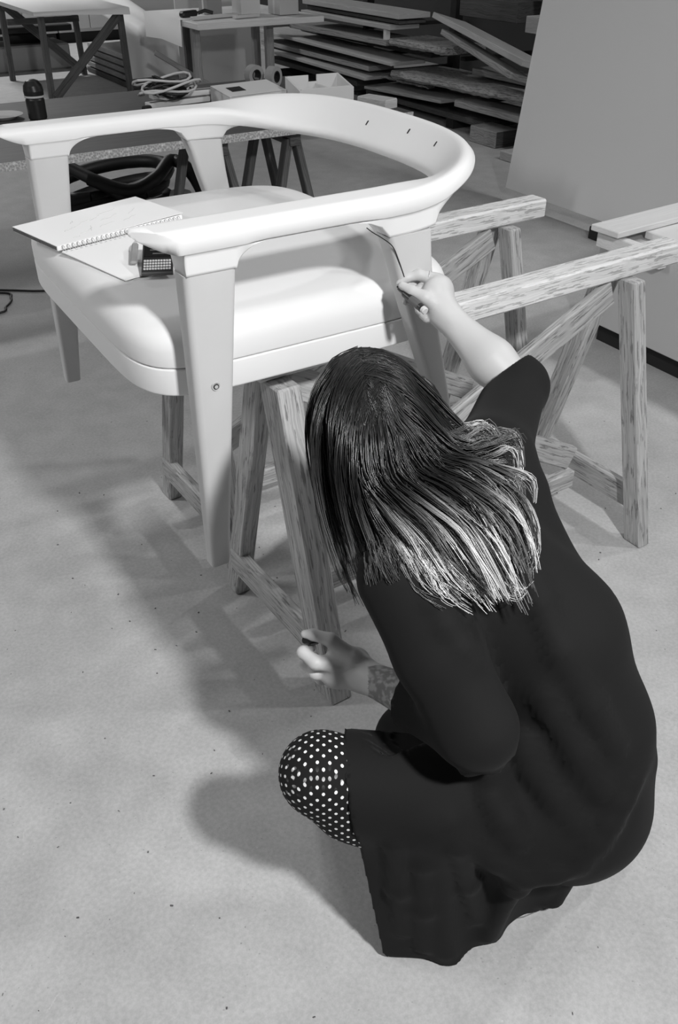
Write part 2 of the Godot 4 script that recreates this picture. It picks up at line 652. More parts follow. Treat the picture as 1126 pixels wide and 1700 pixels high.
func build_chair():
	var t = thing("lounge_chair", "large white lounge chair model with a curved arm rail, resting on sawhorses", "chair", CHAIR, YAW)
	part("arm_rail", rail_mesh(), M.model, t, Vector3.ZERO, Basis.IDENTITY, "white curved arm and back rail")
	part("seat_base", cushion_mesh(0.874, 0.934, 0.006, 0.004), M.seat, t)
	part("seat_cushion", cushion_mesh(0.9355, 1.02, 0.004, 0.05), M.seat, t)
	for s in [1.0, -1.0]:
		var front := []
		for k in 7:
			var f := k / 6.0
			front.append([lerpf(1.147, 0.5, f), lerpf(-0.2755, -0.283, f), lerpf(-0.1715, -0.24, f), lerpf(0.506, 0.526, f), lerpf(0.028, 0.019, f)])
		part("front_leg", chair_leg(front, s), M.leg, t)
		var rear := []
		var ed := [[1.147, 0.1635, 0.273], [1.12, 0.174, 0.2745], [1.09, 0.184, 0.277], [1.05, 0.196, 0.282], [1.0, 0.212, 0.29], [0.93, 0.236, 0.304], [0.8, 0.284, 0.335], [0.68, 0.323, 0.363], [0.5, 0.378, 0.415]]
		for e in ed:
			var f: float = (1.147 - e[0]) / 0.647
			rear.append([e[0], e[1], e[2], lerpf(0.506, 0.528, f), lerpf(0.028, 0.019, f)])
		part("rear_leg", chair_leg(rear, s), M.leg, t)
	# sunk screw in the leg on the person's side, and one on the far leg
	for s in [1.0, -1.0]:
		var sc := part("screw", lathe([[0.0, 0.003], [0.0045, 0.003], [0.0055, 0.0012], [0.0058, 0.0012], [0.0085, 0.0022], [0.0095, 0.0]], 20), M.chrome, t, Vector3(-0.236, 0.926, s * 0.5385), Basis(Vector3.RIGHT, PI / 2 * s))
		part("screw_recess", lathe([[0.004, 0.0038], [0.0058, 0.003], [0.0058, 0.002]], 16), M.hole, sc)
	# slots for the back slats
	for z in [[-0.085, 0.0], [0.092, 0.012], [0.232, 0.01]]:
		var x: float = 0.12 + 0.405 * pow(1.0 - pow(absf(z[0]) / 0.499, 2.6), 1.0 / 2.6)
		part("slot", box(Vector3(0.004, 0.013, 0.004), 0.001), M.hole, t, Vector3(x - 0.0146 + z[1] * 0.637, 1.224 + z[1] * 0.771, z[0]), Basis(Vector3.BACK, 2.45), "small dark slot in the back rail")
	# the line drawn with the marker on the rear leg
	var line := smooth_path([Vector3(0.100, 1.181, 0.549), Vector3(0.121, 1.166, 0.5395), Vector3(0.146, 1.15, 0.5345), Vector3(0.172, 1.129, 0.5348), Vector3(0.188, 1.098, 0.5352), Vector3(0.206, 1.054, 0.5362)], 6)
	part("marker_line", tube(line, 0.0011, 5), M.ink, t, Vector3.ZERO, Basis.IDENTITY, "thin black line drawn on the leg")

# ---------------------------------------------------------------- sawhorses
func sawhorse(at: Vector3, turn: float, label: String, length: float, spread: float, high: float, over0: float, over1: float, mirror := false):
	var t = thing("sawhorse", label, "sawhorse", at, turn, "timber sawhorses under the chair")
	var bw := 0.075
	var bh := 0.062
	board("beam", Vector3(-length / 2 - over0, high - bh / 2, 0), Vector3(length / 2 + over1, high - bh / 2, 0), bw, bh, Vector3.BACK, M.timber_beam, t, 0.006)
	var i := 0
	for e in [-1.0, 1.0]:
		var x: float = e * length / 2
		for s in [1.0, -1.0]:
			var top := Vector3(x, high - bh - 0.002, s * 0.042)
			var foot := Vector3(x, 0.0, s * spread / 2)
			var dir := (foot - top).normalized()
			# legs are blocks cut level at the floor
			var thick: bool = e < 0 and s > 0
			var lx := 0.031 if thick else 0.024
			var lz := 0.044 if thick else 0.033
			var c := []
			for ring in [foot, top]:
				c.append_array([ring + Vector3(-lx, 0, -lz), ring + Vector3(lx, 0, -lz), ring + Vector3(lx, 0, lz), ring + Vector3(-lx, 0, lz)])
			var b := Basis(-dir, Vector3(1, 0, 0).cross(-dir).normalized().cross(-dir), Vector3(1, 0, 0).cross(-dir).normalized())
			b.y = b.z.cross(b.x)
			var inv := b.inverse()
			for k in 8:
				c[k] = inv * (c[k] - foot)
			part("leg", hexa(c, 0.004), M.timber[i % 3], t, foot, b)
			i += 1
		# low cross bar between the two legs
		var y := 0.135
		var half := lerpf(spread / 2, 0.04, y / high) + 0.01
		board("cross_bar", Vector3(x + e * 0.014, y, -half), Vector3(x + e * 0.014, y, half), 0.078, 0.032, Vector3.UP, M.timber[(i + 1) % 3], t)
	# crossed braces from under one end of the beam to the foot of the other
	for e in [-1.0, 1.0]:
		board("brace", Vector3(e * (length / 2 - 0.05), high - 0.1, e * 0.016), Vector3(-e * (length / 2 - 0.06), 0.3 if e > 0 else 0.2, e * 0.016), 0.078, 0.026, Vector3(0, 1, 0), M.timber[1 if e > 0 else 2], t)
	board("stretcher", Vector3(-length / 2 + 0.062, 0.135, 0), Vector3(length / 2 - 0.062, 0.135, 0), 0.062, 0.035, Vector3.UP, M.timber[0], t)
	return t

func build_sawhorses():
	sawhorse(Vector3(0.329, 0, -2.167), 0.592, "worn timber sawhorse nearest the crouching person, paint runs on its legs", 1.175, 0.515, 0.872, 0.05, 0.22)
	sawhorse(Vector3(0.052, 0, -2.663), 0.58, "worn timber sawhorse farther from the person, under the chair's other side", 1.175, 0.515, 0.872, 0.05, 0.17)

# ---------------------------------------------------------------- soft bodies: a field of tapered bones, meshed as surface nets
class Soft:
	var lo: Vector3
	var c: float
	var nx: int
	var ny: int
	var nz: int
	var s := PackedFloat32Array()

	func _init(a: Vector3, b: Vector3, cell: float):
		lo = a
		c = cell
		nx = int(ceil((b.x - a.x) / c)) + 1
		ny = int(ceil((b.y - a.y) / c)) + 1
		nz = int(ceil((b.z - a.z) / c)) + 1
		s.resize(nx * ny * nz)

	func span(a: Vector3, b: Vector3, m: float) -> Array:
		var p := ((a.min(b) - Vector3(m, m, m) - lo) / c).floor()
		var q := ((a.max(b) + Vector3(m, m, m) - lo) / c).ceil()
		return [maxi(0, int(p.x)), mini(nx - 1, int(q.x)), maxi(0, int(p.y)), mini(ny - 1, int(q.y)), maxi(0, int(p.z)), mini(nz - 1, int(q.z))]

	func bone(a: Vector3, b: Vector3, ra: float, rb: float, k := 0.015):
		var e := span(a, b, maxf(ra, rb) + 5.0 * k)
		var d := b - a
		var inv := 1.0 / maxf(d.length_squared(), 1e-9)
		var lim := 5.0 * k
		for z in range(e[4], e[5] + 1):
			for y in range(e[2], e[3] + 1):
				var row := (z * ny + y) * nx
				for x in range(e[0], e[1] + 1):
					var p := Vector3(x, y, z) * c + lo - a
					var t := clampf(p.dot(d) * inv, 0.0, 1.0)
					var v := (p - d * t).length() - ra - (rb - ra) * t
					if v < lim:
						s[row + x] += exp(-maxf(v / k, -18.0))

	func egg(m: Vector3, r: Vector3, k := 0.015, turn := Basis.IDENTITY):
		var big := maxf(r.x, maxf(r.y, r.z))
		var e := span(m, m, big + 5.0 * k)
		var back := turn.inverse()
		for z in range(e[4], e[5] + 1):
			for y in range(e[2], e[3] + 1):
				var row := (z * ny + y) * nx
				for x in range(e[0], e[1] + 1):
					var p: Vector3 = back * (Vector3(x, y, z) * c + lo - m)
					var q := p / r
					var l := q.length()
					var v := l * (l - 1.0) / maxf((q / r).length(), 1e-6)
					if v < 5.0 * k:
						s[row + x] += exp(-maxf(v / k, -18.0))

	func sheet(a: Vector3, b: Vector3, d: Vector3, r: float, k := 0.02):
		var lo2 := a.min(b).min(d)
		var hi2 := a.max(b).max(d)
		var e := span(lo2, hi2, r + 5.0 * k)
		var ba := b - a
		var db := d - b
		var ad := a - d
		var n := ba.cross(ad)
		var n2 := maxf(n.length_squared(), 1e-12)
		var ba2 := ba.length_squared()
		var db2 := db.length_squared()
		var ad2 := ad.length_squared()
		var c1 := ba.cross(n)
		var c2 := db.cross(n)
		var c3 := ad.cross(n)
		var lim := 5.0 * k
		for z in range(e[4], e[5] + 1):
			for y in range(e[2], e[3] + 1):
				var row := (z * ny + y) * nx
				for x in range(e[0], e[1] + 1):
					var p := Vector3(x, y, z) * c + lo
					var pa := p - a
					var pn := n.dot(pa)
					if pn * pn > n2 * (r + lim) * (r + lim):
						continue
					var pb := p - b
					var pd := p - d
					var v: float
					if signf(c1.dot(pa)) + signf(c2.dot(pb)) + signf(c3.dot(pd)) < 2.0:
						v = minf(minf((ba * clampf(ba.dot(pa) / ba2, 0.0, 1.0) - pa).length_squared(), (db * clampf(db.dot(pb) / db2, 0.0, 1.0) - pb).length_squared()), (ad * clampf(ad.dot(pd) / ad2, 0.0, 1.0) - pd).length_squared())
					else:
						v = pn * pn / n2
					v = sqrt(v) - r
					if v < lim:
						s[row + x] += exp(-maxf(v / k, -18.0))

	# keep only what lies on the far side of a plane (normal points to what is cut away)
	func cut(at: Vector3, normal: Vector3, reach: float):
		var e := span(at, at, reach)
		for z in range(e[4], e[5] + 1):
			for y in range(e[2], e[3] + 1):
				var row := (z * ny + y) * nx
				for x in range(e[0], e[1] + 1):
					var p := Vector3(x, y, z) * c + lo - at
					var v := p.dot(normal)
					if v > -c * 2.0 and p.length() < reach:
						s[row + x] = minf(s[row + x], exp(-v / c * 0.7))

	func mesh_into(verts: PackedVector3Array, norms: PackedVector3Array, index: PackedInt32Array):
		var at := PackedInt32Array()
		at.resize(nx * ny * nz)
		at.fill(-1)
		var f := PackedFloat32Array()
		f.resize(s.size())
		for i in s.size():
			f[i] = -log(s[i]) if s[i] > 1e-8 else 18.0
		var sx := 1
		var sy := nx
		var sz := nx * ny
		var off := [0, sx, sy, sx + sy, sz, sx + sz, sy + sz, sx + sy + sz]
		var ends := [[0, 1], [2, 3], [4, 5], [6, 7], [0, 2], [1, 3], [4, 6], [5, 7], [0, 4], [1, 5], [2, 6], [3, 7]]
		var corner := [Vector3(0, 0, 0), Vector3(1, 0, 0), Vector3(0, 1, 0), Vector3(1, 1, 0), Vector3(0, 0, 1), Vector3(1, 0, 1), Vector3(0, 1, 1), Vector3(1, 1, 1)]
		for z in nz - 1:
			for y in ny - 1:
				var row := (z * ny + y) * nx
				for x in nx - 1:
					var i := row + x
					var a := f[i] < 0.0
					if a == (f[i + sx] < 0.0) and a == (f[i + sy] < 0.0) and a == (f[i + sz] < 0.0) and a == (f[i + sx + sy] < 0.0) and a == (f[i + sx + sz] < 0.0) and a == (f[i + sy + sz] < 0.0) and a == (f[i + sx + sy + sz] < 0.0):
						continue
					var sum := Vector3.ZERO
					var n := 0
					for e in ends:
						var v0 := f[i + off[e[0]]]
						var v1 := f[i + off[e[1]]]
						if (v0 < 0.0) != (v1 < 0.0):
							sum += corner[e[0]].lerp(corner[e[1]], v0 / (v0 - v1))
							n += 1
					at[i] = verts.size()
					verts.append(lo + (Vector3(x, y, z) + sum / n) * c)
					var q := sum / n
					var gx := (f[i + sx] + f[i + sx + sy] + f[i + sx + sz] + f[i + sx + sy + sz]) - (f[i] + f[i + sy] + f[i + sz] + f[i + sy + sz])
					var gy := (f[i + sy] + f[i + sx + sy] + f[i + sy + sz] + f[i + sx + sy + sz]) - (f[i] + f[i + sx] + f[i + sz] + f[i + sx + sz])
					var gz := (f[i + sz] + f[i + sx + sz] + f[i + sy + sz] + f[i + sx + sy + sz]) - (f[i] + f[i + sx] + f[i + sy] + f[i + sx + sy])
					norms.append(Vector3(gx, gy, gz).normalized())
		for z in range(1, nz - 1):
			for y in range(1, ny - 1):
				var row := (z * ny + y) * nx
				for x in range(1, nx - 1):
					var i := row + x
					var inside := f[i] < 0.0
					for d in 3:
						var step: int = sx if d == 0 else (sy if d == 1 else sz)
						if inside == (f[i + step] < 0.0):
							continue
						var u: int = sy if d == 0 else (sz if d == 1 else sx)
						var v: int = sz if d == 0 else (sx if d == 1 else sy)
						var q0 := at[i]
						var q1 := at[i - u]
						var q2 := at[i - u - v]
						var q3 := at[i - v]
						if q0 < 0 or q1 < 0 or q2 < 0 or q3 < 0:
							continue
						if not inside:
							index.append_array([q0, q1, q2, q0, q2, q3])
						else:
							index.append_array([q0, q2, q1, q0, q3, q2])

func soft_mesh(fields: Array, tint := "") -> ArrayMesh:
	var verts := PackedVector3Array()
	var norms := PackedVector3Array()
	var index := PackedInt32Array()
	for f in fields:
		var v := PackedVector3Array()
		var n := PackedVector3Array()
		var i := PackedInt32Array()
		f.mesh_into(v, n, i)
		var base := verts.size()
		verts.append_array(v)
		norms.append_array(n)
		for k in i:
			index.append(k + base)
	var arrays := []
	arrays.resize(Mesh.ARRAY_MAX)
	# two rounds of gentle smoothing of the normals are not needed: the field is smooth
	arrays[Mesh.ARRAY_VERTEX] = verts
	arrays[Mesh.ARRAY_NORMAL] = norms
	arrays[Mesh.ARRAY_INDEX] = index
	if tint:
		var col := PackedColorArray()
		col.resize(verts.size())
		for i in verts.size():
			col[i] = tone_at(verts[i], tint == "skin")
		arrays[Mesh.ARRAY_COLOR] = col
	var m := ArrayMesh.new()
	m.add_surface_from_arrays(Mesh.PRIMITIVE_TRIANGLES, arrays)
	return m

# ---------------------------------------------------------------- the crouching person
const FOOT := Vector3(0.3, 0.0, -1.05)
const HEAD := Vector3(0.046, 1.012, -1.262)
const SHOULDER_L := Vector3(0.092, 0.855, -1.04)
const ELBOW_L := Vector3(0.211, 0.648, -0.93)
const WRIST_L := Vector3(0.039, 0.574, -1.117)
const SHOULDER_R := Vector3(0.269, 0.892, -1.335)
const ELBOW_R := Vector3(0.359, 0.892, -1.606)
const WRIST_R := Vector3(0.217, 1.0, -1.73)
const KNEE_L := Vector3(-0.03, 0.495, -0.965)
var dress: Soft
var art := FastNoiseLite.new()

func finger(f: Soft, p: Array, r0: float, r1: float):
	for i in p.size() - 1:
		f.bone(p[i], p[i + 1], lerpf(r0, r1, float(i) / (p.size() - 1)), lerpf(r0, r1, float(i + 1) / (p.size() - 1)), 0.0022)

func build_person():
	var t = thing("person", "person with long two-tone hair in a black dress, crouching and drawing on the chair leg", "person", FOOT)
	var back := -FOOT
	art.seed = 5
	art.frequency = 85.0
	art.fractal_octaves = 2
	# --- skin
	var body := Soft.new(Vector3(-0.1, 0.0, -1.68), Vector3(0.66, 0.98, -0.86), 0.012)
	body.bone(Vector3(0.13, 0.9, -1.2), Vector3(0.19, 0.84, -1.18), 0.05, 0.085, 0.02)
	body.bone(SHOULDER_L + Vector3(0.045, 0, -0.05), Vector3(0.34, 0.6, -1.09), 0.045, 0.06, 0.015)
	body.bone(SHOULDER_R + Vector3(-0.02, 0, 0.03), Vector3(0.36, 0.6, -1.15), 0.05, 0.065, 0.015)
	body.bone(Vector3(0.19, 0.84, -1.18), Vector3(0.33, 0.6, -1.11), 0.075, 0.08, 0.015)
	body.bone(Vector3(0.34, 0.6, -1.11), Vector3(0.42, 0.36, -1.07), 0.08, 0.1, 0.015)
	body.bone(Vector3(0.42, 0.34, -1.0), Vector3(0.01, 0.485, -0.968), 0.075, 0.05, 0.015)
	body.bone(KNEE_L, Vector3(0.23, 0.13, -1.0), 0.048, 0.034, 0.012)
	body.bone(Vector3(0.23, 0.1, -1.0), Vector3(0.12, 0.03, -1.05), 0.03, 0.022, 0.012)
	body.bone(Vector3(0.43, 0.34, -1.15), Vector3(0.17, 0.075, -1.36), 0.085, 0.055, 0.015)
	body.bone(Vector3(0.17, 0.075, -1.36), Vector3(0.52, 0.06, -1.2), 0.05, 0.035, 0.012)
	body.bone(SHOULDER_L, ELBOW_L, 0.046, 0.04, 0.012)
	body.bone(SHOULDER_R, ELBOW_R, 0.046, 0.04, 0.012)
	# head and neck
	var head := Soft.new(HEAD - Vector3(0.13, 0.2, 0.16), HEAD + Vector3(0.16, 0.13, 0.16), 0.0045)
	head.egg(HEAD + Vector3(0, 0.012, 0.006), Vector3(0.073, 0.086, 0.092), 0.008)
	head.egg(HEAD + Vector3(0.004, -0.05, -0.036), Vector3(0.05, 0.066, 0.052), 0.01)
	head.bone(HEAD + Vector3(0.006, -0.004, -0.088), HEAD + Vector3(0.008, -0.036, -0.108), 0.006, 0.011, 0.005)
	head.egg(HEAD + Vector3(0.007, -0.068, -0.086), Vector3(0.022, 0.008, 0.008), 0.004)
	head.egg(HEAD + Vector3(0.007, -0.1, -0.068), Vector3(0.018, 0.014, 0.016), 0.006)
	for s in [-1.0, 1.0]:
		head.egg(HEAD + Vector3(s * 0.074, -0.018, 0.004), Vector3(0.009, 0.03, 0.019), 0.004)
		head.bone(HEAD + Vector3(s * 0.012 + 0.005, 0.016, -0.09), HEAD + Vector3(s * 0.045, 0.014, -0.074), 0.007, 0.006, 0.005)
		head.egg(HEAD + Vector3(s * 0.036, -0.035, -0.066), Vector3(0.02, 0.022, 0.014), 0.006)
	head.bone(HEAD + Vector3(0.01, -0.06, 0.03), Vector3(0.125, 0.895, -1.2), 0.052, 0.058, 0.012)
	# left forearm and hand
	var left := Soft.new(Vector3(-0.09, 0.48, -1.21), Vector3(0.23, 0.7, -0.9), 0.0036)
	left.bone(ELBOW_L, Vector3(0.15, 0.622, -1.0), 0.037, 0.041, 0.012)
	left.bone(Vector3(0.15, 0.622, -1.0), WRIST_L, 0.041, 0.026, 0.01)
	left.egg(Vector3(0.012, 0.572, -1.135), Vector3(0.046, 0.04, 0.022), 0.006, Basis(Vector3.UP, 0.5) * Basis(Vector3.BACK, 0.3))
	left.bone(WRIST_L, Vector3(0.012, 0.572, -1.13), 0.026, 0.027, 0.008)
	finger(left, [Vector3(0.035, 0.598, -1.122), Vector3(-0.014, 0.637, -1.138), Vector3(-0.045, 0.642, -1.146), Vector3(-0.06, 0.641, -1.149)], 0.0145, 0.0078)
	finger(left, [Vector3(0.006, 0.595, -1.122), Vector3(-0.041, 0.604, -1.116), Vector3(-0.063, 0.612, -1.133), Vector3(-0.05, 0.6, -1.16)], 0.0145, 0.0095)
	left.bone(Vector3(0.022, 0.605, -1.126), Vector3(-0.008, 0.612, -1.134), 0.018, 0.013, 0.004)
	finger(left, [Vector3(0.004, 0.565, -1.128), Vector3(-0.042, 0.568, -1.126), Vector3(-0.062, 0.573, -1.146), Vector3(-0.044, 0.57, -1.168)], 0.012, 0.0085)
	finger(left, [Vector3(0.006, 0.546, -1.136), Vector3(-0.033, 0.542, -1.138), Vector3(-0.052, 0.548, -1.158), Vector3(-0.036, 0.55, -1.178)], 0.011, 0.008)
	finger(left, [Vector3(0.013, 0.53, -1.146), Vector3(-0.018, 0.52, -1.15), Vector3(-0.036, 0.525, -1.168), Vector3(-0.022, 0.53, -1.184)], 0.01, 0.0075)
	# right forearm and hand
	var right := Soft.new(Vector3(0.105, 0.86, -1.83), Vector3(0.41, 1.085, -1.56), 0.0036)
	right.bone(ELBOW_R, Vector3(0.31, 0.929, -1.648), 0.042, 0.043, 0.012)
	right.bone(Vector3(0.31, 0.929, -1.648), WRIST_R, 0.043, 0.0275, 0.01)
	right.bone(WRIST_R, Vector3(0.203, 1.025, -1.757), 0.027, 0.03, 0.008)
	right.egg(Vector3(0.207, 1.03, -1.764), Vector3(0.034, 0.036, 0.023), 0.006, Basis(Vector3.UP, 0.6))
	finger(right, [Vector3(0.208, 1.012, -1.728), Vector3(0.176, 1.033, -1.728), Vector3(0.15, 1.042, -1.742), Vector3(0.13, 1.048, -1.757)], 0.015, 0.0085)
	finger(right, [Vector3(0.203, 1.055, -1.776), Vector3(0.166, 1.062, -1.783), Vector3(0.14, 1.056, -1.78), Vector3(0.126, 1.046, -1.776)], 0.012, 0.008)
	finger(right, [Vector3(0.217, 1.04, -1.784), Vector3(0.178, 1.036, -1.785), Vector3(0.15, 1.025, -1.768), Vector3(0.14, 1.012, -1.76)], 0.012, 0.0085)
	finger(right, [Vector3(0.222, 1.024, -1.78), Vector3(0.186, 1.016, -1.782), Vector3(0.165, 1.008, -1.76), Vector3(0.166, 1.0, -1.742)], 0.011, 0.008)
	finger(right, [Vector3(0.222, 1.008, -1.77), Vector3(0.192, 0.998, -1.766), Vector3(0.176, 0.99, -1.745), Vector3(0.182, 0.986, -1.73)], 0.0095, 0.0075)
	part("body", soft_mesh([body, head, left, right], "skin"), M.skin, t, back)
	# --- the dress with its sleeves
	dress = Soft.new(Vector3(-0.05, -0.02, -1.68), Vector3(0.74, 1.0, -0.83), 0.0075)
	var d := dress
	d.bone(Vector3(0.15, 0.885, -1.185), Vector3(0.19, 0.85, -1.16), 0.066, 0.085, 0.018)
	d.bone(SHOULDER_L + Vector3(0.05, 0.0, -0.06), Vector3(0.34, 0.6, -1.085), 0.06, 0.09, 0.012)
	d.bone(SHOULDER_R + Vector3(-0.01, 0.0, 0.03), Vector3(0.385, 0.6, -1.17), 0.075, 0.1, 0.02)
	d.bone(Vector3(0.2, 0.84, -1.16), Vector3(0.35, 0.68, -1.1), 0.1, 0.118, 0.02)
	d.bone(Vector3(0.35, 0.68, -1.1), Vector3(0.415, 0.5, -1.065), 0.118, 0.125, 0.02)
	d.bone(Vector3(0.415, 0.5, -1.065), Vector3(0.44, 0.32, -1.05), 0.125, 0.14, 0.02)
	d.bone(Vector3(0.41, 0.35, -1.0), Vector3(-0.01, 0.475, -0.97), 0.115, 0.085, 0.018)
	d.bone(Vector3(0.43, 0.34, -1.16), Vector3(0.17, 0.13, -1.35), 0.11, 0.09, 0.02)
	# skirt hanging to the floor on the near side and behind
	var hem := [Vector3(0.082, 0.016, -0.925), Vector3(0.214, 0.012, -0.92), Vector3(0.3, 0.016, -0.965), Vector3(0.4, 0.02, -1.03), Vector3(0.53, 0.024, -1.105), Vector3(0.64, 0.05, -1.17), Vector3(0.6, 0.05, -1.32)]
	var top := [Vector3(0.02, 0.47, -0.925), Vector3(0.16, 0.42, -0.92), Vector3(0.3, 0.38, -0.925), Vector3(0.42, 0.32, -0.95), Vector3(0.51, 0.3, -1.02), Vector3(0.54, 0.3, -1.1), Vector3(0.5, 0.32, -1.2)]
	for i in hem.size() - 1:
		d.sheet(hem[i], hem[i + 1], top[i], 0.011, 0.012)
		d.sheet(hem[i + 1], top[i + 1], top[i], 0.011, 0.012)
	# folds of the cloth
	for q in [[Vector3(0.3, 0.56, -0.99), Vector3(0.4, 0.3, -0.93), 0.03, 0.022], [Vector3(0.25, 0.52, -0.96), Vector3(0.31, 0.28, -0.895), 0.03, 0.02], [Vector3(0.16, 0.44, -0.9), Vector3(0.2, 0.05, -0.912), 0.014, 0.012],
			[Vector3(0.33, 0.36, -0.9), Vector3(0.29, 0.05, -0.94), 0.016, 0.014], [Vector3(0.49, 0.5, -0.98), Vector3(0.43, 0.06, -1.01), 0.014, 0.02], [Vector3(0.53, 0.45, -1.03), Vector3(0.56, 0.08, -1.09), 0.02, 0.022],
			[Vector3(0.21, 0.93, -1.2), Vector3(0.33, 0.86, -1.28), 0.02, 0.02]]:
		d.bone(q[0], q[1], q[2], q[3], 0.01)
	for q in [[Vector3(0.3, 0.58, -0.96), Vector3(0.318, 0.532, -0.947), Vector3(0.392, 0.443, -0.907)], [Vector3(0.25, 0.49, -0.911), Vector3(0.298, 0.424, -0.886)], [Vector3(0.175, 0.47, -0.915), Vector3(0.195, 0.417, -0.885), Vector3(0.258, 0.128, -0.93)],
			[Vector3(0.125, 0.45, -0.905), Vector3(0.141, 0.355, -0.893), Vector3(0.162, 0.073, -0.902)], [Vector3(0.413, 0.385, -0.885), Vector3(0.449, 0.438, -0.911), Vector3(0.481, 0.503, -0.938)],
			[Vector3(0.32, 0.69, -0.98), Vector3(0.34, 0.647, -0.965), Vector3(0.431, 0.506, -0.925)], [Vector3(0.285, 0.857, -1.067), Vector3(0.341, 0.751, -0.993), Vector3(0.443, 0.581, -0.948)],
			[Vector3(0.092, 0.417, -0.885), Vector3(0.123, 0.118, -0.912)], [Vector3(0.223, 0.415, -0.884), Vector3(0.317, 0.335, -0.876), Vector3(0.4, 0.36, -0.884)],
			[Vector3(0.12, 0.893, -0.993), Vector3(0.156, 0.83, -0.96), Vector3(0.193, 0.778, -0.939)]]:
		var line := smooth_path(q, 2)
		for k in line.size() - 1:
			var e0 := sin(PI * (k + 0.3) / line.size())
			var e1 := sin(PI * (k + 1.3) / line.size())
			d.bone(line[k] + Vector3(0.03, -0.48, -0.87) * (0.021 - 0.011 * e0), line[k + 1] + Vector3(0.03, -0.48, -0.87) * (0.021 - 0.011 * e1), 0.019, 0.019, 0.006)
	# sleeves
	d.bone(SHOULDER_L, ELBOW_L.lerp(SHOULDER_L, 0.5), 0.066, 0.066, 0.008)
	d.bone(ELBOW_L.lerp(SHOULDER_L, 0.5), ELBOW_L, 0.066, 0.064, 0.008)
	d.bone(ELBOW_L, Vector3(0.09, 0.6, -1.06), 0.06, 0.05, 0.008)
	d.bone(SHOULDER_R, ELBOW_R, 0.068, 0.06, 0.015)
	d.bone(ELBOW_R, Vector3(0.3, 0.937, -1.66), 0.057, 0.052, 0.01)
	for q in [[Vector3(0.12, 0.912, -1.03), Vector3(0.19, 0.83, -0.985)], [Vector3(0.2, 0.585, -0.9), Vector3(0.262, 0.615, -0.915)], [Vector3(0.18, 0.575, -0.94), Vector3(0.245, 0.585, -0.905)]]:
		d.bone(q[0], q[1], 0.01, 0.01, 0.008)
	d.cut(Vector3(0.122, 0.608, -1.026), (WRIST_L - ELBOW_L).normalized(), 0.1)
	d.cut(Vector3(0.338, 0.91, -1.618), (WRIST_R - ELBOW_R).normalized(), 0.11)
	d.cut(Vector3(0.015, 0.5, -0.95), Vector3(-1, -0.146, 0).normalized(), 0.6)
	d.cut(Vector3(0.35, 0.004, -1.05), Vector3.DOWN, 0.9)
	part("dress", soft_mesh([d]), M.dress, t, back, Basis.IDENTITY, "black dress with half sleeves")
	# --- spotted trousers
	var tr := Soft.new(Vector3(-0.13, 0.0, -1.46), Vector3(0.62, 0.6, -0.86), 0.009)
	tr.bone(Vector3(0.03, 0.475, -0.967), KNEE_L, 0.066, 0.064, 0.012)
	tr.bone(KNEE_L, KNEE_L + Vector3(0.05, -0.06, 0.0), 0.064, 0.062, 0.012)
	tr.bone(KNEE_L + Vector3(0.05, -0.06, 0.0), Vector3(0.22, 0.17, -0.995), 0.062, 0.05, 0.012)
	tr.bone(KNEE_L + Vector3(0.03, -0.075, 0.045), KNEE_L + Vector3(0.12, -0.13, 0.045), 0.014, 0.016, 0.01)
	tr.bone(Vector3(0.3, 0.2, -1.25), Vector3(0.17, 0.08, -1.36), 0.07, 0.066, 0.012)
	tr.bone(Vector3(0.17, 0.08, -1.36), Vector3(0.46, 0.07, -1.22), 0.066, 0.05, 0.012)
	part("trousers", soft_mesh([tr]), M.spots, t, back, Basis.IDENTITY, "black trousers with small white dots")
	# --- shoes
	shoe(t, back, Vector3(0.26, 0.09, -1.0), Vector3(-0.9, -0.42, -0.3), 0.2)
	shoe(t, back, Vector3(0.508, 0.028, -1.118), Vector3(-0.84, 0.0, 0.52), 0.24)
	for s in [-1.0, 1.0]:
		var eye := part("eye", lathe([[0.0, 0.011], [0.006, 0.009], [0.0105, 0.003], [0.0105, -0.003], [0.006, -0.009], [0.0, -0.011]], 12), M.paper, t, back + HEAD + Vector3(s * 0.031 + 0.004, -0.004, -0.079))
		part("pupil", lathe([[0.0, 0.0012], [0.0045, 0.0], [0.0, -0.0012]], 10), M.black, eye, Vector3(0, 0, -0.0105), Basis(Vector3.RIGHT, PI / 2))
	build_hair(t, back)
	part("finger_ring", tube(ring_points(Vector3(0.187, 1.058, -1.7795), Vector3(-0.96, 0.18, -0.18), 0.0128), 0.0018, 6), M.chrome, t, back)
	# --- what the hands hold
	var tip := Vector3(0.1205, 1.0405, -1.772)
	var tail := Vector3(0.1745, 1.0195, -1.6885)
	var pen = thing("marker_pen", "black marker pen with a pale end cap, held against the chair leg", "pen", tail)
	var ax := (tip - tail).normalized()
	var b := Basis(Quaternion(Vector3.UP, ax))
	var l := (tip - tail).length()
	part("barrel", lathe([[0.0, 0.008], [0.0075, 0.008], [0.0085, 0.012], [0.0085, l - 0.03], [0.0055, l - 0.02], [0.0045, l - 0.008], [0.0, l - 0.008]], 18), M.black, pen, Vector3.ZERO, b)
	part("end_cap", lathe([[0.0, 0.0], [0.006, 0.0], [0.0078, 0.002], [0.0078, 0.009], [0.0, 0.009]], 18), M.card, pen, Vector3.ZERO, b)
	part("nib", lathe([[0.0022, l - 0.008], [0.0016, l - 0.001], [0.0, l]], 8), M.ink, pen, Vector3.ZERO, b)
	part("print_band", lathe([[0.00855, 0.02], [0.0087, 0.021], [0.0087, 0.048], [0.00855, 0.049]], 18), M.key, pen, Vector3.ZERO, b)
	var cap = thing("pen_cap", "black pen cap between the thumb and fingers of the lower hand", "cap", Vector3(-0.05, 0.622, -1.156))
	var cb := Basis(Quaternion(Vector3.UP, Vector3(0.45, -0.55, -0.7).normalized()))
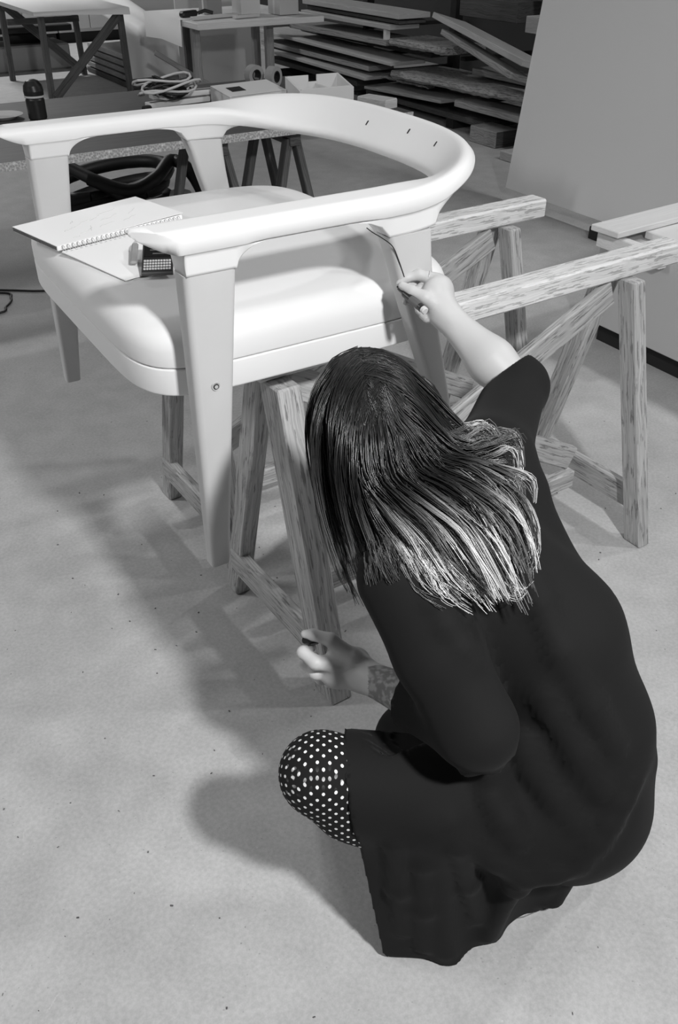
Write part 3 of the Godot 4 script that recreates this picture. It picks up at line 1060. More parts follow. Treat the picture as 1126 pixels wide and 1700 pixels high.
	part("cap_body", lathe([[0.0, -0.022], [0.006, -0.022], [0.0085, -0.016], [0.009, 0.02], [0.0, 0.02]], 16), M.black, cap, Vector3.ZERO, cb)
	part("cap_clip", box(Vector3(0.003, 0.03, 0.004), 0.001), M.black, cap, cb * Vector3(0.0102, 0.0, 0.0), cb)

func tone_at(p: Vector3, skin: bool) -> Color:
	var v := 0.5
	if not skin:                             # hair: dark at the crown, dyed ends
		v = hair_tone(clampf((p - HEAD - Vector3(0, 0.06, 0)).length() / 0.34, 0.0, 1.0), 0.16)
		if p.x < 0.07:
			v = hair_tone(clampf((1.08 - p.y) / 0.34, 0.0, 1.0), 0.06)
	elif p.y > 0.48 and p.y < 0.68 and p.z > -1.1 and p.x > 0.05 and p.x < 0.2:      # inked forearm
		var along := (p - WRIST_L).dot((ELBOW_L - WRIST_L).normalized()) + art.get_noise_3dv(p * 0.5) * 0.012
		var round := (p.y - 0.583) * 0.9 + (p.z + 1.06) * 0.3 + art.get_noise_3dv(p * 0.8) * 0.012
		if along > 0.028 and along < 0.12 and round > -0.012:
			v = 0.17 + 0.16 * clampf(art.get_noise_3dv(p) * 3.0 + 0.3, 0.0, 1.0)
	return Color(v, v, v)

func ring_points(m: Vector3, axis: Vector3, r: float) -> Array:
	var a := axis.normalized().cross(Vector3.UP).normalized()
	var b := axis.normalized().cross(a)
	var out := []
	for i in 15:
		out.append(m + (a * cos(TAU * i / 14) + b * sin(TAU * i / 14)) * r)
	return out

func shoe(t: Node, back: Vector3, heel: Vector3, dir: Vector3, long: float):
	dir = dir.normalized()
	var f := Soft.new(heel.min(heel + dir * long) - Vector3(0.08, 0.08, 0.08), heel.max(heel + dir * long) + Vector3(0.08, 0.08, 0.08), 0.008)
	f.bone(heel, heel + dir * long * 0.4, 0.03, 0.032, 0.01)
	f.bone(heel + dir * long * 0.4, heel + dir * long * 0.85, 0.034, 0.026, 0.01)
	f.cut(Vector3(heel.x, 0.012, heel.z), Vector3.DOWN, 0.6)
	var s := part("shoe", soft_mesh([f]), M.shoe, t, back)
	var rings := []
	for i in 7:
		var w: float = [0.012, 0.029, 0.033, 0.034, 0.036, 0.03, 0.012][i]
		var m := heel + dir * (long * 0.98 * i / 6.0 - 0.02)
		var across := dir.cross(Vector3.UP).normalized()
		var low := Vector3(m.x, 0.001 + maxf(0.0, m.y - 0.03) * 0.9, m.z)
		rings.append([low - across * w, low + across * w, low + across * w + Vector3.UP * 0.014, low - across * w + Vector3.UP * 0.014])
	part("sole", loft(rings), M.sole, s, Vector3.ZERO)

func guides() -> Array:
	return [
		[Vector3(0.039, 1.101, -1.313), Vector3(-0.003, 1.098, -1.286), Vector3(-0.034, 1.059, -1.259), Vector3(-0.042, 0.999, -1.230), Vector3(-0.030, 0.924, -1.202), Vector3(-0.010, 0.857, -1.180), Vector3(0.002, 0.806, -1.156)],
		[Vector3(0.043, 1.102, -1.277), Vector3(0.002, 1.096, -1.236), Vector3(-0.023, 1.054, -1.189), Vector3(-0.023, 0.985, -1.160), Vector3(-0.005, 0.899, -1.136), Vector3(0.021, 0.818, -1.116), Vector3(0.038, 0.773, -1.098)],
		[Vector3(0.046, 1.092, -1.234), Vector3(0.016, 1.081, -1.195), Vector3(-0.001, 1.034, -1.150), Vector3(0.005, 0.963, -1.126), Vector3(0.025, 0.882, -1.112), Vector3(0.041, 0.837, -1.093), Vector3(0.047, 0.803, -1.082)],
		[Vector3(0.047, 1.080, -1.207), Vector3(0.026, 1.056, -1.166), Vector3(0.023, 1.006, -1.125), Vector3(0.032, 0.951, -1.111), Vector3(0.049, 0.898, -1.105), Vector3(0.059, 0.869, -1.097), Vector3(0.063, 0.844, -1.092)],
		[Vector3(0.049, 1.073, -1.196), Vector3(0.042, 1.040, -1.149), Vector3(0.044, 0.988, -1.113), Vector3(0.075, 0.949, -1.098), Vector3(0.119, 0.920, -1.060), Vector3(0.149, 0.886, -1.024), Vector3(0.193, 0.860, -0.999)],
		[Vector3(0.052, 1.074, -1.197), Vector3(0.068, 1.036, -1.146), Vector3(0.079, 0.988, -1.113), Vector3(0.115, 0.958, -1.092), Vector3(0.162, 0.934, -1.057), Vector3(0.197, 0.896, -1.025), Vector3(0.224, 0.860, -0.999)],
		[Vector3(0.054, 1.075, -1.203), Vector3(0.093, 1.035, -1.157), Vector3(0.116, 0.987, -1.130), Vector3(0.160, 0.968, -1.105), Vector3(0.209, 0.939, -1.072), Vector3(0.239, 0.898, -1.038), Vector3(0.266, 0.853, -1.007)],
		[Vector3(0.056, 1.078, -1.205), Vector3(0.116, 1.037, -1.171), Vector3(0.163, 0.993, -1.147), Vector3(0.216, 0.982, -1.127), Vector3(0.257, 0.955, -1.102), Vector3(0.276, 0.917, -1.076), Vector3(0.279, 0.893, -1.059)],
		[Vector3(0.051, 1.089, -1.219), Vector3(0.099, 1.074, -1.209), Vector3(0.138, 1.026, -1.200), Vector3(0.172, 0.986, -1.191), Vector3(0.215, 0.990, -1.205), Vector3(0.252, 1.006, -1.22), Vector3(0.272, 0.982, -1.2)],
		[Vector3(0.046, 1.099, -1.251), Vector3(0.092, 1.091, -1.257), Vector3(0.136, 1.047, -1.251), Vector3(0.170, 1.002, -1.244), Vector3(0.193, 0.979, -1.228), Vector3(0.216, 0.974, -1.225), Vector3(0.235, 0.982, -1.230)],
		[Vector3(0.041, 1.100, -1.300), Vector3(0.085, 1.089, -1.317), Vector3(0.126, 1.052, -1.315), Vector3(0.157, 1.011, -1.299), Vector3(0.181, 0.985, -1.269), Vector3(0.194, 0.974, -1.249), Vector3(0.206, 0.968, -1.245)],
	]

func hair_tone(along: float, light: float) -> float:     # dark at the root, dyed pale at the ends
	return lerpf(0.013, light, smoothstep(0.42, 0.82, along))

func clear_of(p: Vector3, room: float) -> Vector3:        # hair lies on the head and the dress, not in them
	var q := (p - HEAD - Vector3(0, 0.01, 0.006)) / Vector3(0.078 + room, 0.092 + room, 0.097 + room)
	if q.length() < 1.0:
		p = HEAD + Vector3(0, 0.01, 0.006) + q.normalized() * Vector3(0.078 + room, 0.092 + room, 0.097 + room)
	for i in 45:
		var g := ((p - dress.lo) / dress.c).round()
		var n := (int(g.z) * dress.ny + int(g.y)) * dress.nx + int(g.x)
		if g.x < 0 or g.y < 0 or g.z < 0 or g.x >= dress.nx or g.y >= dress.ny or g.z >= dress.nz or dress.s[n] < 0.8:
			break
		p += Vector3(-0.05, 0.5, 0.86) * 0.002
	return p

func build_hair(t: Node, back: Vector3):
	var g := guides()
	# the mass of hair under the strands
	var f := Soft.new(Vector3(-0.08, 0.74, -1.39), Vector3(0.31, 1.14, -0.95), 0.006)
	f.egg(HEAD + Vector3(0, 0.012, 0.008), Vector3(0.0765, 0.0895, 0.0945), 0.004)
	for i in g.size():
		var pts: Array = smooth_path(g[i], 3)
		for k in range(6, 13 if i < 4 else 10):
			var a: float = float(k) / pts.size()
			var p: Vector3 = pts[k]
			var q: Vector3 = pts[k + 1]
			var away := Vector3(0.012, -0.012, -0.02) * smoothstep(0.0, 0.3, a)
			if i > 7 and k > 8:
				break
			var r := lerpf(0.011, 0.005, a)
			f.bone(clear_of(p + away, 0.0), clear_of(q + away, 0.0), r, r, 0.006)
	f.cut(HEAD + Vector3(0.0, -0.02, -0.075), Vector3(0, -0.35, -0.93).normalized(), 0.1)
	var mass := part("hair", soft_mesh([f], "hair"), M.hair, t, back, Basis.IDENTITY, "long straight hair, dark at the crown and pale at the ends")
	# the strands
	var r := RandomNumberGenerator.new()
	r.seed = 77
	var verts := PackedVector3Array()
	var norms := PackedVector3Array()
	var cols := PackedColorArray()
	var index := PackedInt32Array()
	var loose := [
		[Vector3(0.12, 1.02, -1.19), Vector3(0.165, 0.99, -1.19), Vector3(0.205, 0.99, -1.2), Vector3(0.245, 1.008, -1.215), Vector3(0.275, 1.0, -1.215), Vector3(0.288, 0.97, -1.2), Vector3(0.272, 0.935, -1.17)],
		[Vector3(0.11, 1.03, -1.18), Vector3(0.15, 0.995, -1.175), Vector3(0.2, 0.978, -1.17), Vector3(0.245, 0.985, -1.18), Vector3(0.268, 0.99, -1.19), Vector3(0.282, 0.975, -1.185), Vector3(0.283, 0.95, -1.17)],
		[Vector3(0.09, 1.03, -1.15), Vector3(0.13, 0.99, -1.13), Vector3(0.18, 0.985, -1.115), Vector3(0.225, 0.975, -1.1), Vector3(0.262, 0.945, -1.085), Vector3(0.272, 0.91, -1.06), Vector3(0.25, 0.895, -1.045)],
		[Vector3(0.075, 1.02, -1.13), Vector3(0.1, 0.975, -1.1), Vector3(0.13, 0.95, -1.07), Vector3(0.14, 0.92, -1.04), Vector3(0.138, 0.89, -1.02), Vector3(0.152, 0.865, -1.0), Vector3(0.172, 0.855, -0.99)],
		[Vector3(0.085, 1.02, -1.14), Vector3(0.12, 0.98, -1.11), Vector3(0.165, 0.955, -1.07), Vector3(0.205, 0.925, -1.04), Vector3(0.235, 0.88, -1.01), Vector3(0.265, 0.86, -1.0), Vector3(0.285, 0.87, -1.01)],
		[Vector3(0.1, 1.03, -1.16), Vector3(0.15, 1.0, -1.14), Vector3(0.21, 0.99, -1.13), Vector3(0.26, 0.965, -1.12), Vector3(0.29, 0.93, -1.1), Vector3(0.298, 0.89, -1.07), Vector3(0.285, 0.865, -1.05)],
	]
	for lock in 330 + loose.size() * 3:
		var a := r.randf() * (g.size() - 1.001)
		if r.randf() < 0.3:
			a = r.randf_range(3.7, 6.8)
		var i := int(a)
		if i == 3 and a - i > 0.35 and a - i < 0.7:
			a = i + (0.2 if r.randf() < 0.5 else 0.8)
		var base := []
		for k in 7:
			base.append((g[i][k] as Vector3).lerp(g[i + 1][k], a - i) + Vector3(-0.02, 0.4, 0.75) * 0.018 * smoothstep(2.0, 4.5, k) * float(a > 3.8 and a < 7.6))
		if lock >= 330:
			base = loose[(lock - 330) % loose.size()]
			a = 6.0
		var lift := r.randf_range(-0.004, 0.006)
		var light := 0.05 + 0.12 * r.randf() if a < 3.6 else (r.randf_range(0.55, 0.85) if r.randf() < 0.4 else r.randf_range(0.06, 0.26))
		if a > 7.4:
			light *= 0.75
		var long := r.randf_range(0.7, 1.08)
		var sway := Vector3(r.randf_range(-1, 1), r.randf_range(-1, 1), r.randf_range(-1, 1)) * 0.042
		if lock >= 330:
			light = r.randf_range(0.4, 0.8)
			long = 1.0
			sway *= 0.3
		for hair in (20 if lock < 330 else 7):
			var jit := Vector3(r.randf_range(-1, 1), r.randf_range(-1, 1), r.randf_range(-1, 1))
			var curl := Vector3(r.randf_range(-1, 1), r.randf_range(-1, 1), r.randf_range(-1, 1)) * 0.008
			var pts := []
			for k in 7:
				var along := k / 6.0
				var p: Vector3 = base[k] + jit * (lerpf(0.01, 0.0045, along * 2.0) if along < 0.5 else lerpf(0.0045, 0.002, along * 2.0 - 1.0)) + sway * sin(along * 2.6) * along + curl * sin(along * 6.0 + lift * 300.0) * along
				pts.append(p)
			pts = smooth_path(pts, 3)
			var tone := light * r.randf_range(0.8, 1.12)
			var dark := r.randf_range(0.8, 1.6)
			var count := int(pts.size() * clampf(long * r.randf_range(0.66, 1.08), 0.5, 1.0))
			var side := Vector3.ZERO
			var first := verts.size()
			for k in count:
				var along := float(k) / (pts.size() - 1)
				var p := clear_of(pts[k], 0.004 + lift * 0.5 + absf(jit.x) * 0.005)
				var q: Vector3 = pts[mini(k + 1, pts.size() - 1)] - pts[maxi(k - 1, 0)]
				var x := q.normalized()
				if side == Vector3.ZERO:
					side = x.cross(Vector3.UP).normalized()
				side = (side - x * side.dot(x)).normalized()
				var up := side.cross(x)
				var w := 0.00092 * (1.0 - 0.65 * pow(float(k) / count, 4.0))
				var v := hair_tone(along, tone) * (dark if along < 0.5 else 1.0)
				for m in 3:
					var n := side * cos(TAU * m / 3) + up * sin(TAU * m / 3)
					verts.append(p + n * w)
					norms.append(n)
					cols.append(Color(v, v, v))
			for k in count - 1:
				for m in 3:
					var a0 := first + k * 3 + m
					var a1 := first + k * 3 + (m + 1) % 3
					index.append_array([a0, a1 + 3, a0 + 3, a0, a1, a1 + 3])
	var arrays := []
	arrays.resize(Mesh.ARRAY_MAX)
	arrays[Mesh.ARRAY_VERTEX] = verts
	arrays[Mesh.ARRAY_NORMAL] = norms
	arrays[Mesh.ARRAY_COLOR] = cols
	arrays[Mesh.ARRAY_INDEX] = index
	var m := ArrayMesh.new()
	m.add_surface_from_arrays(Mesh.PRIMITIVE_TRIANGLES, arrays)
	var s := part("hair_strands", m, M.hair, mass)
	s.set_meta("kind", "stuff")

# ---------------------------------------------------------------- things lying on the chair's seat
func build_seat_things():
	# open wire-bound sketchbook; its own axes: x along the spine, z towards the chair's near side
	var o := on_chair(-0.335, 1.0235, 0.1)
	var turn := YAW + 0.235
	var t = thing("sketchbook", "open wire-bound sketchbook with a pencil drawing, on the white seat", "sketchbook", o, turn)
	part("page_stack", box(Vector3(0.36, 0.012, 0.212), 0.002), M.paper, t, Vector3(0.18, 0.0075, -0.11))
	var leaf := part("top_leaf", box(Vector3(0.362, 0.0012, 0.214), 0.0004), M.paper, t, Vector3(0.181, 0.0155, -0.111), Basis(Vector3.BACK, 0.012))
	part("lower_page", box(Vector3(0.335, 0.003, 0.265), 0.001), M.paper, t, Vector3(0.172, 0.0018, 0.138))
	for i in 26:
		var x := 0.012 + i * 0.0132
		part("wire_ring", tube(ring_points(Vector3(x, 0.0075, 0.004), Vector3.RIGHT, 0.0075), 0.0009, 5), M.chrome, t)
		part("punched_hole", box(Vector3(0.0055, 0.0004, 0.0035), 0.0001), M.card, t, Vector3(x, 0.0036, 0.0165))
	for i in 34:
		part("cut_tab", box(Vector3(0.002, 0.0085, 0.0034), 0.0003), M.key, t, Vector3(-0.0004, 0.0085, -0.212 + i * 0.0062))
	# the pencil drawing on the leaf
	var r := RandomNumberGenerator.new()
	r.seed = 9
	var st := SurfaceTool.new()
	st.begin(Mesh.PRIMITIVE_TRIANGLES)
	for q in [[0.07, -0.09, 0.1, -0.1], [0.1, -0.1, 0.16, -0.13], [0.09, -0.05, 0.13, -0.06], [0.12, -0.05, 0.14, -0.08], [0.16, -0.12, 0.2, -0.14], [0.18, -0.1, 0.24, -0.12], [0.2, -0.15, 0.26, -0.16], [0.06, -0.03, 0.08, -0.035], [0.15, -0.06, 0.2, -0.07], [0.26, -0.1, 0.3, -0.13], [0.22, -0.06, 0.27, -0.08], [0.11, -0.13, 0.13, -0.15]]:
		var pts := []
		for i in 6:
			pts.append(Vector3(lerpf(q[0], q[2], i / 5.0), 0.0, lerpf(q[1], q[3], i / 5.0) + r.randf_range(-0.004, 0.004)))
		add_tube(st, smooth_path(pts, 3), 0.0005, 4)
	st.generate_normals()
	part("pencil_drawing", st.commit(), M.card, leaf, Vector3(-0.181, 0.0007, 0.111))
	# telephone with a small keyboard, its upper end propped on the stub
	var base := on_chair(-0.199, 1.0285, -0.176)
	var far := on_chair(-0.149, 1.066, -0.07)
	var dir := (far - base).normalized()
	var side := dir.cross(Vector3.UP).normalized()
	var up := side.cross(dir)
	var b := Basis(side, up, -dir)
	var p = thing("phone", "black phone with a letter keyboard under its screen, lying on the seat", "phone", base)
	p.basis = b
	part("casing", box(Vector3(0.068, 0.0105, 0.125), 0.003), M.black, p, Vector3(0, 0.005, -0.0625))
	part("bezel", box(Vector3(0.0685, 0.008, 0.004), 0.001), M.key, p, Vector3(0, 0.0048, 0.0005), Basis.IDENTITY, "grey lower edge")
	var screen := part("screen", box(Vector3(0.06, 0.001, 0.066), 0.0003), M.screen, p, Vector3(0, 0.0106, -0.085))
	for i in 4:
		part("text_line", box(Vector3([0.03, 0.042, 0.025, 0.048][i], 0.0004, 0.0035), 0.0001), M.key, screen, Vector3(0.004, 0.0006, 0.022 - i * 0.013))
	var keys := SurfaceTool.new()
	keys.begin(Mesh.PRIMITIVE_TRIANGLES)
	for row in 4:
		for col in 10:
			keys.append_from(box(Vector3(0.005, 0.002, 0.0062), 0.0006), 0, Transform3D(Basis.IDENTITY, Vector3(-0.027 + col * 0.006, 0.011, -0.009 - row * 0.0095)))
	keys.generate_normals()
	part("keyboard", keys.commit(), M.steel, p)
	# stub of a carpenter's pencil
	var s0 := on_chair(-0.222, 1.035, -0.093)
	var s1 := on_chair(-0.168, 1.045, 0.035)
	var c = thing("carpenter_pencil", "short flat grey carpenter's pencil lying on the lower page", "pencil", s0)
	var x := (s1 - s0).normalized()
	var z := x.cross(Vector3.UP).normalized()
	var cb := Basis(x, z.cross(x), z)
	part("pencil_wood", box(Vector3(0.11, 0.008, 0.015), 0.003), M.grey_wood, c, cb * Vector3(0.055, 0, 0), cb)
	part("pencil_point", hexa([Vector3(0, -0.003, -0.006), Vector3(0.02, -0.001, -0.0015), Vector3(0.02, -0.001, 0.0015), Vector3(0, -0.003, 0.006), Vector3(0, 0.003, -0.006), Vector3(0.02, 0.001, -0.0015), Vector3(0.02, 0.001, 0.0015), Vector3(0, 0.003, 0.006)], 0.0005), M.card, c, cb * Vector3(0.11, 0, 0), cb)

# ---------------------------------------------------------------- the rest of the workshop
func hthing(called: String, label: String, category: String, a: float, b: float, y := 0.0, group := "") -> Node3D:
	return thing(called, label, category, hall(a, y, b), YAW, group)

func build_background():
	build_work_sheet()
	build_sheet_things()
	build_far_tables()
	build_lumber()
	build_panel()
	build_floor_bits()

func trestle(a: float, b0: float, b1: float, high: float, label: String):
	var t = hthing("trestle", label, "trestle", a, (b0 + b1) / 2, 0.0, "trestles under the chipboard sheet")
	var h := (b0 - b1) / 2
	board("beam", Vector3(0, high - 0.035, -h), Vector3(0, high - 0.035, h), 0.06, 0.07, Vector3.RIGHT, M.dark_wood, t)
	for s in [-1.0, 1.0]:
		for e in [-1.0, 1.0]:
			board("leg", Vector3(e * 0.02, high - 0.04, s * (h - 0.05)), Vector3(e * 0.185, 0.0, s * (h - 0.02)), 0.06, 0.035, Vector3.BACK, M.dark_wood, t)
		board("cross_bar", Vector3(-0.14, 0.22, s * (h - 0.045)), Vector3(0.14, 0.22, s * (h - 0.045)), 0.05, 0.02, Vector3.UP, M.dark_wood, t)

func build_work_sheet():
	var t = hthing("chipboard_sheet", "large chipboard sheet laid on trestles behind the chair, pale raw edge", "board", 1.15, -4.7)
	part("board", box(Vector3(3.5, 0.036, 1.34), 0.001), M.chip_top, t, Vector3(0, 0.78, 0))
	part("raw_edge", box(Vector3(3.5, 0.036, 0.004), 0.0005), M.chip_edge, t, Vector3(0, 0.78, 0.6725), Basis.IDENTITY, "pale speckled chipboard edge")
	trestle(2.24, -4.1, -4.55, 0.76, "dark timber trestle under the right end of the chipboard sheet")
	trestle(1.84, -4.1, -4.55, 0.76, "dark timber trestle under the middle of the chipboard sheet")
	trestle(-0.3, -4.1, -4.9, 0.76, "dark timber trestle under the left end of the chipboard sheet")

func build_sheet_things():
	var y := 0.799
	# black flask
	var t = hthing("flask", "glossy black flask with a domed lid at the left of the chipboard sheet", "flask", 1.18, -4.85, y)
	part("flask_body", lathe([[0.0, 0.0], [0.04, 0.0], [0.045, 0.006], [0.046, 0.09], [0.04, 0.1], [0.038, 0.108]], 28), M.black, t)
	part("lid", lathe([[0.038, 0.106], [0.047, 0.11], [0.049, 0.13], [0.045, 0.155], [0.03, 0.175], [0.012, 0.182], [0.0, 0.183]], 28), M.black, t)
	part("rim_band", lathe([[0.0465, 0.1], [0.0485, 0.102], [0.0485, 0.108], [0.0465, 0.11]], 28), M.steel, t)
	# pale dish
	var d = hthing("dish", "shallow pale dish beside the black flask", "dish", 1.03, -4.95, y)
	part("dish_bowl", lathe([[0.0, 0.004], [0.06, 0.004], [0.1, 0.018], [0.102, 0.02], [0.06, 0.0], [0.0, 0.0]], 28), M.card, d)
	# coil of cable over two pale battens
	for q in [[0.0, 0.014, "lower", 0.1], [0.05, 0.042, "upper", -0.04]]:
		var g = hthing("batten", "pale plastic batten, %s of the two under the coiled cable" % q[2], "batten", 1.93 + q[0], -4.84 - q[0], y + q[1], "pale battens on the chipboard sheet")
		g.rotation.y += q[3]
		part("batten_body", box(Vector3(0.36, 0.026, 0.07), 0.004), M.plastic, g)
		part("batten_groove", box(Vector3(0.34, 0.006, 0.02), 0.001), M.key, g, Vector3(0, 0.0125, 0.01))
	var c = hthing("cable_coil", "tangled grey cable heaped on the pale battens", "cable", 1.85, -4.78, y)
	var r := RandomNumberGenerator.new()
	r.seed = 31
	for k in 10:
		var pts := []
		var rad := r.randf_range(0.06, 0.13)
		var mid := Vector3(r.randf_range(-0.05, 0.06), 0.072 + k * 0.007, r.randf_range(-0.02, 0.05))
		for i in 17:
			var w := TAU * i / 16 + k
			pts.append(mid + Vector3(cos(w) * rad * 1.35, 0.016 * sin(w * 2 + k) + 0.012 * cos(w + k * 2), sin(w) * rad * 0.8))
		part("cable_loop", tube(pts, 0.0065, 7), [M.card, M.rubber, M.rubber][k % 3], c)
	part("plug", box(Vector3(0.05, 0.035, 0.035), 0.006), M.rubber, c, Vector3(-0.15, 0.018, 0.08), Basis(Vector3.UP, 0.5))
	# two open boxes
	tray(2.295, -4.72, y, 0.36, 0.2, 0.075, 0.1, "white open tray with a dark label, left of the two boxes", true)
	tray(2.64, -4.55, y, 0.32, 0.2, 0.115, -0.1, "white open box with a notched side, right of the two boxes", false)
	# two rolls of tape
	for q in [[2.62, -5.05, 0.5, "nearer the white box"], [2.55, -5.16, 0.2, "farther from the white box"]]:
		var g = hthing("tape_roll", "pale roll of tape standing on edge, the one %s" % q[3], "tape", q[0], q[1], y + 0.056, "tape rolls")
		var lay := Basis(Vector3.UP, q[2]) * Basis(Vector3.RIGHT, PI / 2)
		part("tape", lathe([[0.032, -0.025], [0.055, -0.025], [0.055, 0.025], [0.032, 0.025], [0.032, -0.025]], 30), M.mid_grey, g, Vector3.ZERO, lay)
		part("core", lathe([[0.026, -0.026], [0.032, -0.026], [0.032, 0.026], [0.026, 0.026], [0.026, -0.026]], 24), M.rubber, g, Vector3.ZERO, lay)
	var b = hthing("wood_block", "dark rough wood block at the right end of the chipboard sheet", "block", 2.8, -4.22, y)
	part("block_body", box(Vector3(0.1, 0.05, 0.2), 0.006), M.old_wood[1], b, Vector3(0, 0.0255, 0), Basis(Vector3.UP, 0.3))

func tray(a: float, b: float, y: float, w: float, d: float, h: float, turn: float, label: String, labelled: bool):
	var t = hthing("open_box", label, "box", a, b, y, "open white boxes")
	t.rotation.y += turn
	var k := 0.01
	part("bottom", box(Vector3(w, k, d), 0.001), M.plastic, t, Vector3(0, k / 2, 0))
	for s in [-1.0, 1.0]:
		part("end_panel", hexa([Vector3(-k / 2, k, -d / 2), Vector3(k / 2, k, -d / 2), Vector3(k / 2, k, d / 2), Vector3(-k / 2, k, d / 2), Vector3(-k / 2, h, -d / 2), Vector3(k / 2, h, -d / 2), Vector3(k / 2, h * 0.62, d / 2), Vector3(-k / 2, h * 0.62, d / 2)], 0.001), M.plastic, t, Vector3(s * (w / 2 - k / 2), 0, 0))
	part("front_panel", box(Vector3(w - 2 * k, h * 0.6, k), 0.001), M.plastic, t, Vector3(0, k + h * 0.3, d / 2 - k / 2))
	if labelled:
		part("back_panel", box(Vector3(w - 2 * k, h - k, k), 0.001), M.plastic, t, Vector3(0, (h + k) / 2, -d / 2 + k / 2))
		part("cover", hexa([Vector3(-w / 2, h + 0.001, -d / 2), Vector3(w / 2, h + 0.001, -d / 2), Vector3(w / 2, h * 0.63 + 0.001, d / 2), Vector3(-w / 2, h * 0.63 + 0.001, d / 2), Vector3(-w / 2, h + 0.007, -d / 2), Vector3(w / 2, h + 0.007, -d / 2), Vector3(w / 2, h * 0.63 + 0.007, d / 2), Vector3(-w / 2, h * 0.63 + 0.007, d / 2)], 0.001), M.plastic, t)
		part("dark_label", box(Vector3(0.085, 0.002, 0.07), 0.0005), M.rubber, t, Vector3(-0.08, h * 0.815 + 0.0085, 0.0), Basis(Vector3.RIGHT, atan(h * 0.37 / d)))
	else:
		for s in [-1.0, 1.0]:
			part("back_panel", box(Vector3(w / 2 - k - 0.025, h - k, k), 0.001), M.plastic, t, Vector3(s * (w / 4 + 0.0075), (h + k) / 2, -d / 2 + k / 2))
		part("back_panel", box(Vector3(0.06, h * 0.62, k), 0.001), M.plastic, t, Vector3(0, k + h * 0.31, -d / 2 + k / 2))
		part("divider", box(Vector3(k, h * 0.55, d * 0.9), 0.001), M.plastic, t, Vector3(0.02, k + h * 0.275, 0))

